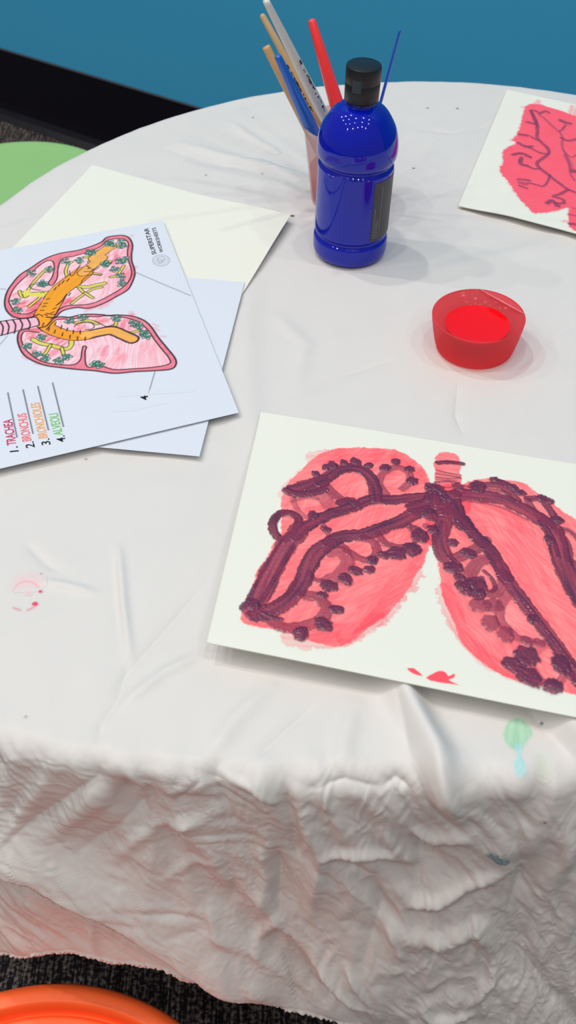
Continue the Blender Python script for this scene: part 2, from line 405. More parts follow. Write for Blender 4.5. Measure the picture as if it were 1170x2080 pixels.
class Canvas:
    """paint layer laid on a sheet (local a,b in metres) : strokes are blended into colour and thickness"""
    def __init__(s, sheet, a0, a1, b0, b1, step, paper):
        s.sh = sheet; s.step = step
        s.a = np.arange(a0, a1, step); s.b = np.arange(b0, b1, step)
        s.A, s.B = np.meshgrid(s.a, s.b)
        s.C = np.tile(lin(paper), s.A.shape+(1,)).reshape(s.A.shape+(3,)); s.T = np.zeros(s.A.shape); s.H = np.zeros(s.A.shape)
    def box(s, pl, R):
        i0 = max(int((pl[:, 0].min()-R-s.a[0])/s.step), 0); i1 = min(int((pl[:, 0].max()+R-s.a[0])/s.step)+2, len(s.a))
        j0 = max(int((pl[:, 1].min()-R-s.b[0])/s.step), 0); j1 = min(int((pl[:, 1].max()+R-s.b[0])/s.step)+2, len(s.b))
        if i1 <= i0 or j1 <= j0: return None
        return slice(j0, j1), slice(i0, i1)
    def put(s, w, col, al, thick, hgt=None, dark=None, shade=None):
        s.C[w] = s.C[w]*(1-al[..., None])+col*al[..., None]; s.T[w] = np.maximum(s.T[w], al)
        if hgt is not None: s.H[w] = s.H[w]*(1-0.6*al)+hgt*al
    def stroke(s, pts, wpx, col, alpha=1.0, streak=0.3, col2=None, rough=0.12, hgt=0.0, soft=None, local=False, smooth=True, mpp=None, seed=0):
        pl = s.sh.loc(pts) if not local else np.array(pts)
        if smooth and len(pl) > 2: pl = smooth_prof(pl, 5)
        mpp = mpp or s.mpp; w = wpx*mpp/2; soft = soft or s.step*0.9
        bx = s.box(pl, w*1.5+soft*2)
        if bx is None: return
        X = s.A[bx]; Y = s.B[bx]
        d, S, Cr = seg_dist(X, Y, pl)
        edge = w*(1+rough*perlin(X/(w*0.9), Y/(w*0.9), seed+3)+rough*0.6*perlin(X/(w*0.3), Y/(w*0.3), seed+4))
        m = sstep(edge+soft, edge-soft, d)
        v = Cr/w
        st = 0.42+0.55*perlin(v*2.2+seed, S/(w*6.0), seed+5)+0.22*perlin(v*6, S/(w*5.0), seed+6)
        st = np.clip(st, 0, 1)
        al = m*alpha*(1-streak*(.45 if hgt else 1)*st)
        c = np.array(lin(col))
        C = c if col2 is None else c*(1-st[..., None]*0.9)+lin(col2)*st[..., None]*0.9
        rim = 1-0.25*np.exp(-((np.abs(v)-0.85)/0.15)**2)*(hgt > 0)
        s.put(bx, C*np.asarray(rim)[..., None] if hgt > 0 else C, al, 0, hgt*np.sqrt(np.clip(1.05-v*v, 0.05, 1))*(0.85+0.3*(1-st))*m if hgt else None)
    def blob(s, c, rpx, col, alpha=1.0, hgt=0.0, col2=None, seed=0, rough=0.2):
        ctr = s.sh.loc([c])[0]; w = rpx*s.mpp
        bx = s.box(ctr[None], w*1.6)
        if bx is None: return
        X = (s.A[bx]-ctr[0])/w; Y = (s.B[bx]-ctr[1])/w
        an = perlin(np.array([seed*1.7]), np.array([.3]), 9)[0]*3; Xr = X*math.cos(an)+Y*math.sin(an); Yr = (-X*math.sin(an)+Y*math.cos(an))*1.18
        d = np.sqrt(Xr**2+Yr**2)+rough*perlin(X*1.6+seed, Y*1.6, 1)+rough*.5*perlin(X*4+seed, Y*4, 2)
        so = max(s.step/w, .12)
        m = sstep(1+so, 1-so, d)
        st = np.clip(.35+.7*perlin(Xr*1.2+seed, Yr*4, 3), 0, 1)*.7
        C = np.array(lin(col))*(1-st[..., None])+lin(col2 if col2 is not None else col)*st[..., None]
        s.put(bx, C, m*alpha, 0, hgt*np.clip(1.25-d*d*.8-.5*st, .15, 1)*m if hgt else None)
    def poly(s, pts, col, alpha=1.0, rag=0.0012, soft=None, var=None, col2=None, smooth=True, streakdir=None, dens=1.0, seed=0, hgt=0.0, local=False):
        pl = s.sh.loc(pts) if not local else np.array(pts)
        pl = np.vstack([pl, pl[:1]])
        if smooth: pl = smooth_prof(pl, 4)
        soft = soft or s.step*0.9
        bx = s.box(pl, rag*3+soft*2)
        if bx is None: return
        X = s.A[bx]; Y = s.B[bx]
        d, S, Cr = seg_dist(X, Y, pl)
        ins = np.zeros(X.shape, bool)
        for i in range(len(pl)-1):
            x1, y1 = pl[i]; x2, y2 = pl[i+1]
            c = ((y1 > Y) != (y2 > Y))
            with np.errstate(divide='ignore', invalid='ignore'):
                ins ^= c & (X < (x2-x1)*(Y-y1)/(y2-y1+1e-15)+x1)
        sd = np.where(ins, -d, d)+rag*(perlin(X/0.006, Y/0.006, seed+1)+0.8*perlin(X/0.0022, Y/0.0022, seed+2))
        m = sstep(soft, -soft, sd)
        if streakdir is None: st = 0
        else:
            an = streakdir+0.9*perlin(X*14, Y*14, seed+7)
            an = np.round(an*1.6)/1.6*0.5+streakdir*0.5
            q = X*math.cos(streakdir)+Y*math.sin(streakdir)+0.012*perlin(X*22, Y*22, seed+7); r = -X*math.sin(streakdir)+Y*math.cos(streakdir)+0.012*perlin(X*22, Y*22, seed+8)
            st = 0.5+0.9*perlin(q*45, r*600, seed+9)+0.5*perlin(q*90, r*1500, seed+10)+0.5*perlin(X*60, Y*60, seed+11)
            st = np.clip(st, 0, 1)
        c = np.array(lin(col))
        C = c if col2 is None else c*(1-np.asarray(st)[..., None])+lin(col2)*np.asarray(st)[..., None]
        al = m*alpha*(1-(1-dens)*np.asarray(st))
        s.put(bx, C, al, 0, (hgt*(0.7+0.5*np.asarray(st)))*m if hgt else None)
    def mesh(s, name, mat, parent, mask, lift):
        k = mask
        fm = k[:-1, :-1] | k[1:, :-1] | k[:-1, 1:] | k[1:, 1:]
        nr, nc = s.A.shape
        F = grid_faces(nr, nc).reshape(nr-1, nc-1, 4)[fm]
        ids, inv = np.unique(F.ravel(), return_inverse=True)
        P = s.sh.P(s.A.ravel()[ids], s.B.ravel()[ids], lift+s.H.ravel()[ids])
        o = mesh_obj(name, P, inv.reshape(-1, 4), mat, parent=parent, col=s.C.reshape(-1, 3)[ids])
        return o

G = at_z
zc = lambda v: (lambda a, b: np.zeros(np.shape(a))+v)
# finished lung painting, front right
def z_p1(a, b): return 0.0045+0.0085*np.clip(b/0.2, 0, 1)**1.4+0.0012*np.cos(a*14)
tl = G(530, 837, 0.0057); bl = G(420, 1305, 0.0142); tr = G(1170, 940, 0.0045)
P1 = Sheet(tl, (tr-tl)[:2], (bl-tl)[:2], 0.275, np.linalg.norm((bl-tl)[:2]), z_p1)
# second painting, far right
def z_p2(a, b): return 0.0030+0.0030*np.clip(b/0.24, 0, 1)**3*sstep(0.0, 0.05, a)*sstep(0.22, 0.08, a)+0.001*a/0.2
tl = G(1030, 182, 0.003); bl = G(931, 417, 0.0033); br = G(1170, 478, 0.0045)
P2 = Sheet(tl, (br-bl)[:2], (bl-tl)[:2], 0.29, np.linalg.norm((bl-tl)[:2]), z_p2)
# blank sheet under the worksheets
def z_bl(a, b): return 0.0022+0.0050*sstep(0.10, 0.20, a)*sstep(0.13, 0.0, b)
tl = G(188, 335, 0.0022); tr = G(590, 437, 0.0072); bl = G(45, 482, 0.0022)
PB = Sheet(tl, (tr-tl)[:2], ((bl-tl)[:2]/np.linalg.norm((bl-tl)[:2])+(G(508, 572, 0.003)-tr)[:2]/np.linalg.norm((G(508, 572, 0.003)-tr)[:2])), np.linalg.norm((tr-tl)[:2]), 0.262, z_bl)
# lower worksheet and coloured worksheet
def z_b(a, b): return 0.0036+0.0*a
br = G(405, 927, 0.0036); tr = G(497, 573, 0.0036); lf = G(230, 911, 0.0036)
PU = Sheet(tr, (lf-br)[:2], (br-tr)[:2], 0.262, np.linalg.norm((br-tr)[:2]), z_b)
def z_a(a, b): return 0.0052+0.0*a
tr = G(330, 447, 0.0052); br = G(485, 838, 0.0052); lf = G(0, 952, 0.0052)
PA = Sheet(tr, (lf-br)[:2], (br-tr)[:2], 0.204, np.linalg.norm((br-tr)[:2]), z_a)
for S_, g in ((P1, 0.0010), (P2, 0.0010), (PB, 0.0012), (PU, 0.0008), (PA, 0.0008)): CAPS.append(S_.cap(g))

# ------------------------------------------------------------------ build the cloth
t1 = np.radians(np.linspace(-150, -62, 660, endpoint=False)); t2 = np.radians(np.linspace(-62, 210, 560, endpoint=False))
TH_ = np.concatenate([t1, t2]); nc = len(TH_)
rows_top = np.linspace(0, 1, 260)**0.9
nS = 300
Ls = []
for k, th in enumerate((TH_,)):
    r = redge(TH_); hd = hemdrop(TH_)+RHO*(np.pi/2-1)
    top = rows_top[1:, None]*(r-RHO)[None, :]
    sk = (r-RHO)[None, :]+np.linspace(0, 1, nS)[1:, None]*hd[None, :]
    Lall = np.concatenate([top, sk])
Tt = np.repeat(TH_[None, :], len(Lall), 0)
U = TC+np.stack([Lall*np.cos(Tt), Lall*np.sin(Tt)], -1)
V = cloth(U.reshape(-1, 2)); nr = len(Lall)
hem_rows = 14
cut = nr-hem_rows
Fg = grid_faces(nr, nc, True).reshape(nr-1, nc, 4)
V = np.vstack([V, cloth(TC[None, :]+1e-6)])
cen = len(V)-1
fan = np.array([(cen, j, (j+1) % nc, (j+1) % nc) for j in range(nc)])
body_F = Fg[:cut].reshape(-1, 4)
body_v = np.vstack([V[:(cut+1)*nc], V[-1:]])
quads = body_F[:, ::-1]
co = mesh_obj('tablecloth', np.vstack([body_v]), quads, M_cloth, loc=(TC[0], TC[1], 0))
import bmesh
bm = bmesh.new(); bm.from_mesh(co.data); bm.verts.ensure_lookup_table()
cv = bm.verts[len(body_v)-1]
for j in range(nc): bm.faces.new((cv, bm.verts[j], bm.verts[(j+1) % nc])).smooth = True
bm.to_mesh(co.data); bm.free()
tag(co, 'white fitted cloth with elastic hem covering the round table', 'tablecloth')
hem_v = V[cut*nc:nr*nc]
hem_in = hem_v[-nc:].copy(); c2 = np.array([TC[0], TC[1]]); dd = hem_in[:, :2]-c2; dd /= np.linalg.norm(dd, axis=1)[:, None]
rows = [hem_v.reshape(-1, nc, 3)]
for off, dz in ((-0.0012, -0.0012), (-0.003, -0.0010), (-0.0045, 0.002), (-0.005, 0.012)):
    q = hem_in.copy(); q[:, :2] += dd*off; q[:, 2] += dz; rows.append(q[None])
hv = np.concatenate(rows); ho = mesh_obj('elastic_hem', hv.reshape(-1, 3), grid_faces(len(hv), nc, True)[:, ::-1], M_cloth, parent=co)

# stains and grey streaks on the cloth
class ClothSheet:
    def __init__(s): s.W = s.H = 9
    def loc(s, pts): return toU(pts)
    def P(s, a, b, dz=0):
        U = np.stack([a, b], -1).reshape(-1, 2); th, L = to_polar(U); P, n = base_surf(th, L); h = disp(U)
        for f in CAPS: h = f(P, h)
        return P+n*(h+dz)[:, None]
CS = ClothSheet(); CLO = (216, 213, 210)
def stain(name, cx, cy, R, fn, label=None, step=0.0005, mpp=0.00042, lift=0.00012):
    u = toU([(cx, cy)])[0]; cv = Canvas(CS, u[0]-R, u[0]+R, u[1]-R, u[1]+R, step, CLO); cv.mpp = mpp
    fn(cv); o = cv.mesh(name, M_stain_streak, co, cv.T > 0.05, lift if cy < 1600 else 0.0009)
    if label: o['label'] = label
    return o
def f_green(c):
    c.poly([(1022,1490),(1030,1467),(1048,1458),(1068,1465),(1083,1487),(1070,1504),(1060,1522),(1040,1520),(1028,1508)], (150, 206, 172), .85, rag=.0003, col2=(170, 215, 185), streakdir=1.2)
    c.poly([(1043,1512),(1060,1512),(1058,1535),(1065,1552),(1066,1570),(1055,1578),(1044,1568),(1043,1550),(1049,1535)], (160, 214, 216), .8, rag=.0003, col2=(175, 222, 225), streakdir=1.2)
stain('green_stain', 1052, 1518, .05, f_green, 'pale green drip stain with blue tail')
stain('olive_smear', 1102, 1562, .02, lambda c: c.stroke([(1100, 1540), (1104, 1575)], 14, (190, 205, 175), .45, soft=.002), 'faint olive smear')
stain('teal_stain', 1008, 1737, .03, lambda c: c.poly([(984,1729),(1005,1728),(1030,1738),(1032,1748),(1008,1747)], (120, 150, 158), .9, rag=.0002), 'teal spot on the skirt')
def f_ring(c):
    c.stroke([(44, 1183), (60, 1178), (70, 1182)], 20, (248, 170, 180), .42, soft=.006)
    c.stroke([(28, 1196), (36, 1186), (50, 1181), (66, 1182), (78, 1191)], 2, (236, 140, 152), .6)
    c.stroke([(56, 1204), (60, 1204)], 7, (235, 180, 190), .6)
    c.blob((82, 1201), 3, (220, 90, 115)); c.blob((71, 1226), 4.5, (225, 80, 105))
    c.stroke([(27, 1234), (40, 1238)], 3, (225, 125, 145), .8); c.stroke([(56, 1238), (70, 1231)], 3, (225, 125, 145), .8)
stain('pink_ring_stain', 53, 1210, .025, f_ring, 'pink ring left by a cup', step=.0004)
stain('grey_streaks', 560, 335, .03, lambda c: (c.stroke([(530,326),(548,334)], 12, (175,185,190), .5, soft=.003), c.stroke([(548,334),(575,340),(600,345)], 4, (160,188,188), .55, soft=.001), c.stroke([(480,265),(520,285),(560,310)], 14, (200,210,206), .4, soft=.004)), 'greyish green streaks behind the cup')  # faint grey and greenish streaks coloured onto the cloth
for (x, y, r, cc) in [(515,239,3,(60,60,60)),(419,356,3,(95,95,95)),(533,352,3,(110,115,120)),(840,341,4,(50,75,75)),(929,220,4.5,(105,85,80)),(868,219,4,(120,105,95)),(594,438,6,(75,50,40)),(84,1165,2.5,(125,125,125)),(52,1455,3,(170,175,170)),(175,931,4,(165,165,160)),(1103,1653,3.5,(150,110,115)),(1100,1466,3,(80,80,80))]:
    stain('paint_speck', x, y, .006, lambda c, x=x, y=y, r=r, cc=cc: c.blob((x, y), r*.75, cc, .9, rough=.1), step=.0004)

# ------------------------------------------------------------------ table under the cloth
tb = thing('round_table', 'low round table hidden under the white cloth', 'table', (TC[0], TC[1], -TH))
tt = np.linspace(0, 2*np.pi, 120, endpoint=False); rr = redge(tt)-0.022
ring = np.stack([TC[0]+rr*np.cos(tt), TC[1]+rr*np.sin(tt)], -1)
M_table = simple('table_laminate', (190, 185, 175), 0.5); M_metal = simple('dark_metal', (60, 60, 62), 0.4, Metallic=0.8)
vt = np.vstack([np.c_[ring, np.full(120, -0.018)], np.c_[ring, np.full(120, -0.040)]])
mesh_obj('tabletop', vt, [tuple(range(120)), tuple(range(239, 119, -1))]+[(i, i+120, (i+1) % 120+120, (i+1) % 120) for i in range(120)], M_table, parent=tb, smooth=False)
for sx, sy in ((-.22, -.22), (.22, -.22), (.22, .22), (-.22, .22)):
    v, f = tube((TC[0]+sx, TC[1]+sy, -TH), (TC[0]+sx*.9, TC[1]+sy*.9, -0.04), [(0, 0), (0, .014), (1, .014), (1, 0)])
    mesh_obj('leg', v, f, M_metal, parent=tb)

# ------------------------------------------------------------------ sheets of paper
blank = PB.build('drawing_sheet', M_paper, 0.0005, 'blank cream drawing paper under the printed worksheets', 'paper')
under = PU.build('worksheet', M_wpaper, 0.00012, 'white worksheet lying mostly hidden below the coloured lung worksheet', 'worksheet')
top_ws = PA.build('worksheet', M_wpaper, 0.00012, 'white printed worksheet with lung diagram coloured in orange and pink crayon', 'worksheet')
paint1 = P1.build('lung_painting', M_paper, 0.0006, 'white paper with red and purple lungs, lying at the front table edge', 'painting')
paint2 = P2.build('lung_painting', M_paper, 0.0006, 'white paper with flat red lung and thin purple branches, beside the far table edge', 'painting')

# ---- painting in front
RED, RED2 = (250, 84, 98), (255, 118, 122)
PUR, MAR = (84, 36, 70), (150, 40, 70)
c1 = Canvas(P1, 0.0, 0.272, 0.0, P1.H, 0.00032, PAPER); c1.mpp = 0.00043
def Z(o, s, pts): return [(x/s+o[0], y/s+o[1]) for x, y in pts]
leftlung = [(687,911),(725,909),(785,912),(816,919),(848,940),(865,961),(874,985),(880,1000),(890,1040),(884,1090),(869,1118),(862,1143),(844,1171),(830,1195),(813,1220),(788,1248),(753,1272),(722,1297),(690,1313),(655,1309),(613,1297),(575,1283),(529,1274),(501,1269),(490,1258),(494,1230),(508,1206),(515,1185),(525,1157),(546,1125),(553,1108),(571,1076),(571,1031),(575,1006),(585,982),(613,954),(645,925),(669,915)]
rightlung = [(952,978),(990,972),(1028,975),(1062,981),(1085,997),(1116,1019),(1142,1038),(1170,1057),(1230,1110),(1290,1200),(1310,1300),(1290,1390),(1230,1415),(1170,1411),(1142,1405),(1113,1395),(1075,1389),(1040,1380),(1002,1361),(971,1339),(942,1313),(930,1288),(917,1253),(901,1218),(895,1187),(892,1158),(885,1127),(882,1101),(890,1057),(904,1032),(933,1013),(936,991)]
trach = [(885,927),(901,919),(926,924),(934,934),(937,981),(940,1010),(880,1010),(884,975),(882,943)]
hub = [(866,990),(945,985),(955,1035),(905,1070),(888,1105),(862,1098),(868,1040)]
for k, pg in enumerate((leftlung, rightlung)):
    c1.poly(pg, (252, 100, 110), .90, rag=.0008, streakdir=-1.05 if k == 0 else 1.0, col2=RED2, dens=.90, seed=k*30, hgt=.00008)
    c1.poly(pg, RED, .55, rag=.0010, streakdir=-0.6 if k == 0 else .6, col2=RED2, dens=.05, seed=k*30+5, hgt=.0001)
c1.poly(trach, RED, .9, rag=.001, streakdir=0.1, col2=(255, 105, 115), dens=.9, seed=70); c1.poly(hub, RED, .9, rag=.001, seed=71)
# broad brush passes that show in the wash
for k, (pts, w, c, a) in enumerate([
    ([(600,1290),(680,1290),(760,1245),(830,1160)], 40, (250,74,90), .55), ([(700,1300),(770,1255)], 22, (248,70,88), .7),
    ([(640,930),(720,925),(800,935),(850,970)], 30, (250,84,98), .5), ([(690,1250),(760,1180),(820,1120)], 30, (255,140,140), .4),
    ([(600,1120),(560,1200),(530,1250)], 24, (255,120,125), .4), ([(650,1060),(760,1045),(850,1030)], 16, (255,120,125), .5), ([(520,1265),(600,1280)], 14, (250,74,92), .6),
    ([(700,1290),(800,1170),(850,1110)], 14, (255,150,148), .35), ([(580,1000),(640,950)], 26, (255,135,135), .5),
    ([(905,1200),(930,1270),(990,1340),(1080,1380)], 26, (250,74,90), .6), ([(1060,1120),(1080,1150),(1000,1250)], 30, (255,135,138), .4), ([(990,1180),(1050,1160),(1080,1175)], 24, (255,150,150), .5),
    ([(960,1060),(1010,1090),(1060,1180),(1120,1300)], 34, (252,96,106), .4), ([(940,1180),(980,1290),(1040,1350)], 16, (255,128,130), .4), ([(1035,1245),(1060,1270),(1080,1290)], 26, (255,165,165), .55),
    ([(1090,1040),(1150,1150),(1165,1300)], 30, (255,125,128), .4), ([(1100,1200),(1150,1290)], 22, (255,150,150), .4)]):
    c1.stroke(pts, w, c, a, .85, None, .3, seed=200+k*7)
c1.poly([(827,1357),(840,1358),(852,1366),(857,1373),(845,1371),(832,1364)], RED, 1, rag=.0003)
c1.poly([(866,1377),(880,1368),(895,1363),(905,1366),(911,1374),(923,1369),(920,1377),(912,1382),(932,1391),(910,1389),(880,1384)], RED, 1, rag=.0003)
redT = c1.T.copy(); redH = c1.H.copy(); redC = c1.C.copy()
c1.T[:] = 0
za = lambda p: Z((480, 880), 2.854, p)
zb = lambda p: Z((800, 880), 3.162, p)
HG = .0007
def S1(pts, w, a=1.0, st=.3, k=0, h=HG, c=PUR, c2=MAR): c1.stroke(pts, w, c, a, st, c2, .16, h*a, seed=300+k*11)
S1(za([(480,350),(560,440)]), 24, .6, .7, 1, c=(170,50,80)); S1(za([(330,380),(350,440),(400,490)]), 9, .55, .4, 2, c=(150,50,75))
S1(za([(320,400),(400,375),(470,385)]), 6, .5, .4, 2)
S1(za([(870,355),(830,300),(845,240),(900,205),(960,205),(1005,240),(1000,290),(960,325)]), 12, .75, .5, 3, c=(120,44,70))
S1(za([(520,310),(580,370),(650,410)]), 17, .85, .4, 4, c=(130,45,75))
S1(za([(820,590),(870,645),(950,665),(1000,660)]), 13, .9, .5, 5, c=(135,45,72)); S1(za([(990,540),(1040,600),(1020,660)]), 8, .8, .4, 6)
S1(za([(600,650),(680,710),(760,740),(815,700),(800,640),(740,615)]), 14, .9, .5, 7, c=(150,45,75))
S1(za([(540,690),(620,695),(645,760),(600,820),(530,860)]), 21, .75, .6, 8, c=(150,45,75)); S1(za([(530,865),(450,850),(425,815)]), 9, .8, .4, 9)
S1(za([(390,940),(470,955),(525,1020),(480,1090),(380,1125),(280,1130),(200,1090),(170,1060)]), 18, .85, .6, 10, c=(135,45,72))
S1(za([(500,530),(540,600)]), 9, .7, .4, 11)
S1(za([(350,560),(360,500),(310,465),(250,470),(212,520),(220,580),(270,620),(330,590)]), 14, 1, .12, 12, c=(84, 30, 58))
S1(za([(1165,370),(1000,380),(900,390),(800,385),(740,400),(680,430),(600,455),(500,490),(400,550),(340,600)]), 20, 1, .2, 13)
S1(za([(360,570),(300,640),(240,740),(190,830),(150,910),(110,990),(85,1020)]), 30, .95, .55, 14, c2=(175,50,80))
S1(za([(270,620),(225,680),(150,810),(100,900)]), 5, .9, .1, 15); S1(za([(330,660),(260,780),(190,900),(130,1010)]), 7, .9, .1, 16)
S1(za([(1150,440),(1050,460),(960,510),(850,550),(740,590),(620,600),(540,640)]), 23, 1, .35, 17)
S1(za([(540,640),(460,700),(410,790),(380,870),(330,940),(260,1000),(180,1040),(110,1060)]), 25, .98, .4, 18)
S1(za([(150,1010),(230,990),(310,930),(350,850)]), 4, .8, .1, 19, c=(110,25,50)); S1(za([(150,1045),(200,1070),(260,1080)]), 7, 1, .1, 20)
S1(za([(810,380),(795,290),(750,230),(680,203),(600,213),(540,250),(490,290)]), 21, 1, .25, 21)
S1(za([(490,280),(420,310),(330,335)]), 28, 1, .3, 22); S1(za([(510,330),(440,350),(350,355),(290,335)]), 14, 1, .3, 23)
S1(za([(600,410),(660,390),(700,420)]), 14, 1, .2, 24)
S1(za([(1165,400),(1120,420),(1040,440)]), 30, 1, .3, 25); S1(za([(1010,540),(1060,560),(1100,600)]), 9, .9, .3, 26); S1(za([(1100,540),(1160,580)]), 12, .6, .3, 27)
for k, (x, y, r) in enumerate([(460,238,20),(520,200,20),(560,188,24),(625,175,20),(690,165,24),(770,190,20),(862,203,26),(925,168,22),(1003,212,22),(1022,280,26),(445,480,26),(540,890,32),(635,850,30),(690,800,28),(770,793,24),(855,710,24),(930,702,38),(1013,675,40),(790,740,24),(498,940,20),(583,1025,26),(505,1112,36),(375,1165,32),(1065,600,38),(95,1000,30),(520,560,20),(1140,330,30)]):
    c1.blob(za([(x, y)])[0], r/2.854*1.12, PUR, .97, .0011, MAR, 500+k*3)
# right lung
S1(zb([(740,1040),(690,1100),(680,1200),(740,1270),(800,1320),(880,1340)]), 14, .75, .6, 40, c=(160,50,80))
S1(zb([(800,1450),(880,1500),(960,1600),(1060,1600),(1100,1530)]), 10, .7, .5, 41, c=(170,50,80)); S1(zb([(900,1400),(990,1340)]), 14, .4, .5, 42, c=(170,50,80))
S1(zb([(640,805),(560,820),(500,880),(480,960)]), 19, .8, .5, 43, c=(130,42,72)); S1(zb([(480,965),(560,1020),(640,1040),(695,985),(690,900)]), 14, .8, .5, 44, c=(115,42,72))
S1(zb([(580,890),(630,940),(650,1000),(600,1020),(565,930)]), 7, .9, .3, 45)
S1(zb([(390,805),(470,775),(540,735),(590,690)]), 18, .85, .45, 46, c=(110,42,72))
S1(zb([(335,540),(310,620),(295,700),(320,790),(390,860)]), 24, .97, .5, 47, c2=(150,40,70)); S1(zb([(345,600),(340,700),(370,780)]), 4, .9, .1, 48, c=(150,35,65), h=.0001)
S1(zb([(860,440),(900,500),(980,560),(1040,580)]), 12, .8, .4, 49); S1(zb([(860,425),(930,425),(990,480),(1050,570)]), 13, .95, .3, 50)
S1(zb([(500,350),(600,335),(680,345),(740,385),(790,430)]), 14, .9, .4, 51); S1(zb([(640,305),(720,330),(790,380)]), 14, 1, .3, 52)
S1(zb([(600,370),(680,375),(740,400)]), 8, .7, .4, 53)
S1(zb([(1080,615),(1140,640),(1210,720),(1260,800)]), 9, .8, .4, 54); S1(zb([(1060,640),(1110,720),(1125,810),(1170,850),(1230,920)]), 14, .9, .3, 55)
S1(zb([(340,410),(450,400),(560,410),(680,425),(800,475),(900,530),(990,590)]), 26, .97, .45, 56, c2=(165,45,75))
S1(zb([(990,590),(1030,640),(1050,720),(1080,830),(1120,920),(1160,1010),(1230,1120)]), 30, .97, .45, 57, c2=(160,45,75)); S1(zb([(970,600),(1020,680),(1060,800)]), 7, .9, .2, 58)
S1(zb([(480,440),(600,455),(720,490),(860,560)]), 4, .7, .1, 59, c=(180,50,75), h=.0001)
S1(zb([(370,430),(400,520),(450,590)]), 30, 1, .2, 60)
S1(zb([(420,560),(520,660),(620,760),(690,880),(720,930)]), 23, 1, .18, 61)
S1(zb([(710,920),(790,1030),(880,1150),(980,1280),(1080,1420),(1170,1560),(1260,1680)]), 22, .97, .45, 62, c2=(160,45,78)); S1(zb([(860,1110),(960,1240),(1060,1370),(1160,1510)]), 6, 1, .1, 63)
S1(zb([(1050,1480),(1120,1540),(1190,1620)]), 16, .8, .4, 64)
for k, (x, y, r) in enumerate([(540,350,42),(760,350,26),(812,385,26),(950,420,26),(1000,440,22),(1050,560,28),(650,302,20),(380,870,40),(520,985,50),(460,1010,34),(545,1040,34),(420,930,26),(550,1110,42),(640,1110,40),(620,1222,42),(720,1300,38),(850,1340,26),(930,1350,26),(850,1435,54),(760,1490,42),(870,1570,50),(1020,1630,40),(1075,1490,44),(895,1200,28),(378,705,26),(250,620,28),(1000,690,26),(480,775,34),(430,985,28)]):
    thin = r in (42, 40, 38, 26) and y > 1100 and y < 1400
    c1.blob(zb([(x, y)])[0], r/3.162*1.12, PUR if not thin else (130, 44, 74), .95 if not thin else .75, .0011, MAR, 700+k*3)
# trachea rings and the hub where the strokes cross
for k, (p, w, a) in enumerate([([(280,192),(350,188),(440,198)], 9, 1), ([(275,240),(350,258),(430,272)], 3, .8), ([(272,262),(350,275),(428,285)], 3, .8), ([(270,285),(350,292),(425,290)], 3, .7), ([(262,318),(340,312),(420,322)], 4, .8), ([(270,300),(400,305)], 2.5, .6), ([(265,345),(380,350)], 3, .6), ([(400,330),(470,345)], 4, .8)]):
    S1(zb(p), w, a, .2, 80+k, h=.0004)
for k, (x, y, r) in enumerate([(265,362,46),(412,352,30),(250,425,50),(300,470,55),(340,430,34),(345,525,50),(235,530,40),(390,400,34)]):
    c1.blob(zb([(x, y)])[0], r/3.162*1.1, PUR if k % 2 == 0 else (120, 40, 70), .92, .0012, MAR, 900+k*3)
purT = c1.T.copy()
# thick paint texture
c1.H += purT*0.00018*(fbm(c1.A*700, c1.B*700, 77, 2)+0.5)*(c1.H > .0001)
Hall = c1.H.copy(); Call = c1.C.copy()
c1.H = redH; c1.C = redC
c1.mesh('red_paint', M_red, paint1, redT > .04, .00006)
c1.H = np.maximum(Hall, redH)+.00004; c1.C = Call
c1.mesh('purple_paint', M_purple, paint1, purT > .05, .00008)

# ---- painting at the back
c2_ = Canvas(P2, 0.0, 0.285, 0.0, P2.H, 0.00045, PAPER); c2_.mpp = .00052
zd = lambda p: Z((900, 150), 4.333, p)
R2 = (255, 92, 112)
c2_.poly(zd([(720,290),(770,268),(850,268),(950,300),(1060,330),(1170,372),(1400,420),(1600,700),(1550,1000),(1350,1180),(1170,1190),(1080,1182),(980,1212),(870,1224),(790,1220),(740,1170),(680,1110),(620,1030),(560,940),(510,880),(500,820),(525,780),(520,700),(560,650),(640,605),(605,582),(640,540),(680,450),(705,350)]), R2, 1, rag=.0012, soft=.0012, col2=(255,100,118), streakdir=.4, seed=4)
c2_.poly(zd([(1105,1185),(1170,1180),(1300,1200),(1330,1420),(1170,1385),(1115,1345),(1100,1240)]), R2, 1, rag=.001, soft=.001)
for p, w in (([(790,300),(840,240)], 22), ([(1120,340),(1135,285)], 16), ([(640,585),(600,582)], 12), ([(720,300),(690,292)], 10), ([(1110,1300),(1060,1298)], 14), ([(1150,370),(1190,290)], 18)):
    c2_.stroke(zd(p), w/4.3*2, R2, .55, .3, soft=.001, rough=.4)
t0 = c2_.T.copy(); C0 = c2_.C.copy(); c2_.T[:] = 0
def S2(p, w, a=.9, k=0): c2_.stroke(zd(p), w/4.333, (112, 48, 82), a, .35, (180, 55, 90), .22, .0002, seed=40+k)
S2([(820,330),(775,325),(790,360),(822,430),(830,500),(828,560),(870,610),(920,655),(928,700),(885,740),(830,780),(840,820),(900,870),(950,910),(1030,970),(1100,1020),(1180,1050)], 30, .85)
S2([(775,325),(800,400),(835,470)], 26, .8, 2)
S2([(830,335),(850,365),(900,400),(960,460),(1020,510),(1050,560),(1048,640),(1080,720),(1110,800),(1120,880),(1160,940)], 20, .6, 3)
S2([(1020,510),(1050,490),(1080,450)], 20, .8, 4); S2([(1030,410),(1080,430),(1120,440)], 40, .85, 5); S2([(1040,565),(1100,590),(1190,570),(1300,520)], 32, .8, 6)
S2([(1060,680),(1130,735),(1190,700)], 12, .8, 7); S2([(1080,720),(1120,800),(1140,860)], 40, .45, 8); S2([(1140,860),(1200,860)], 50, .85, 9)
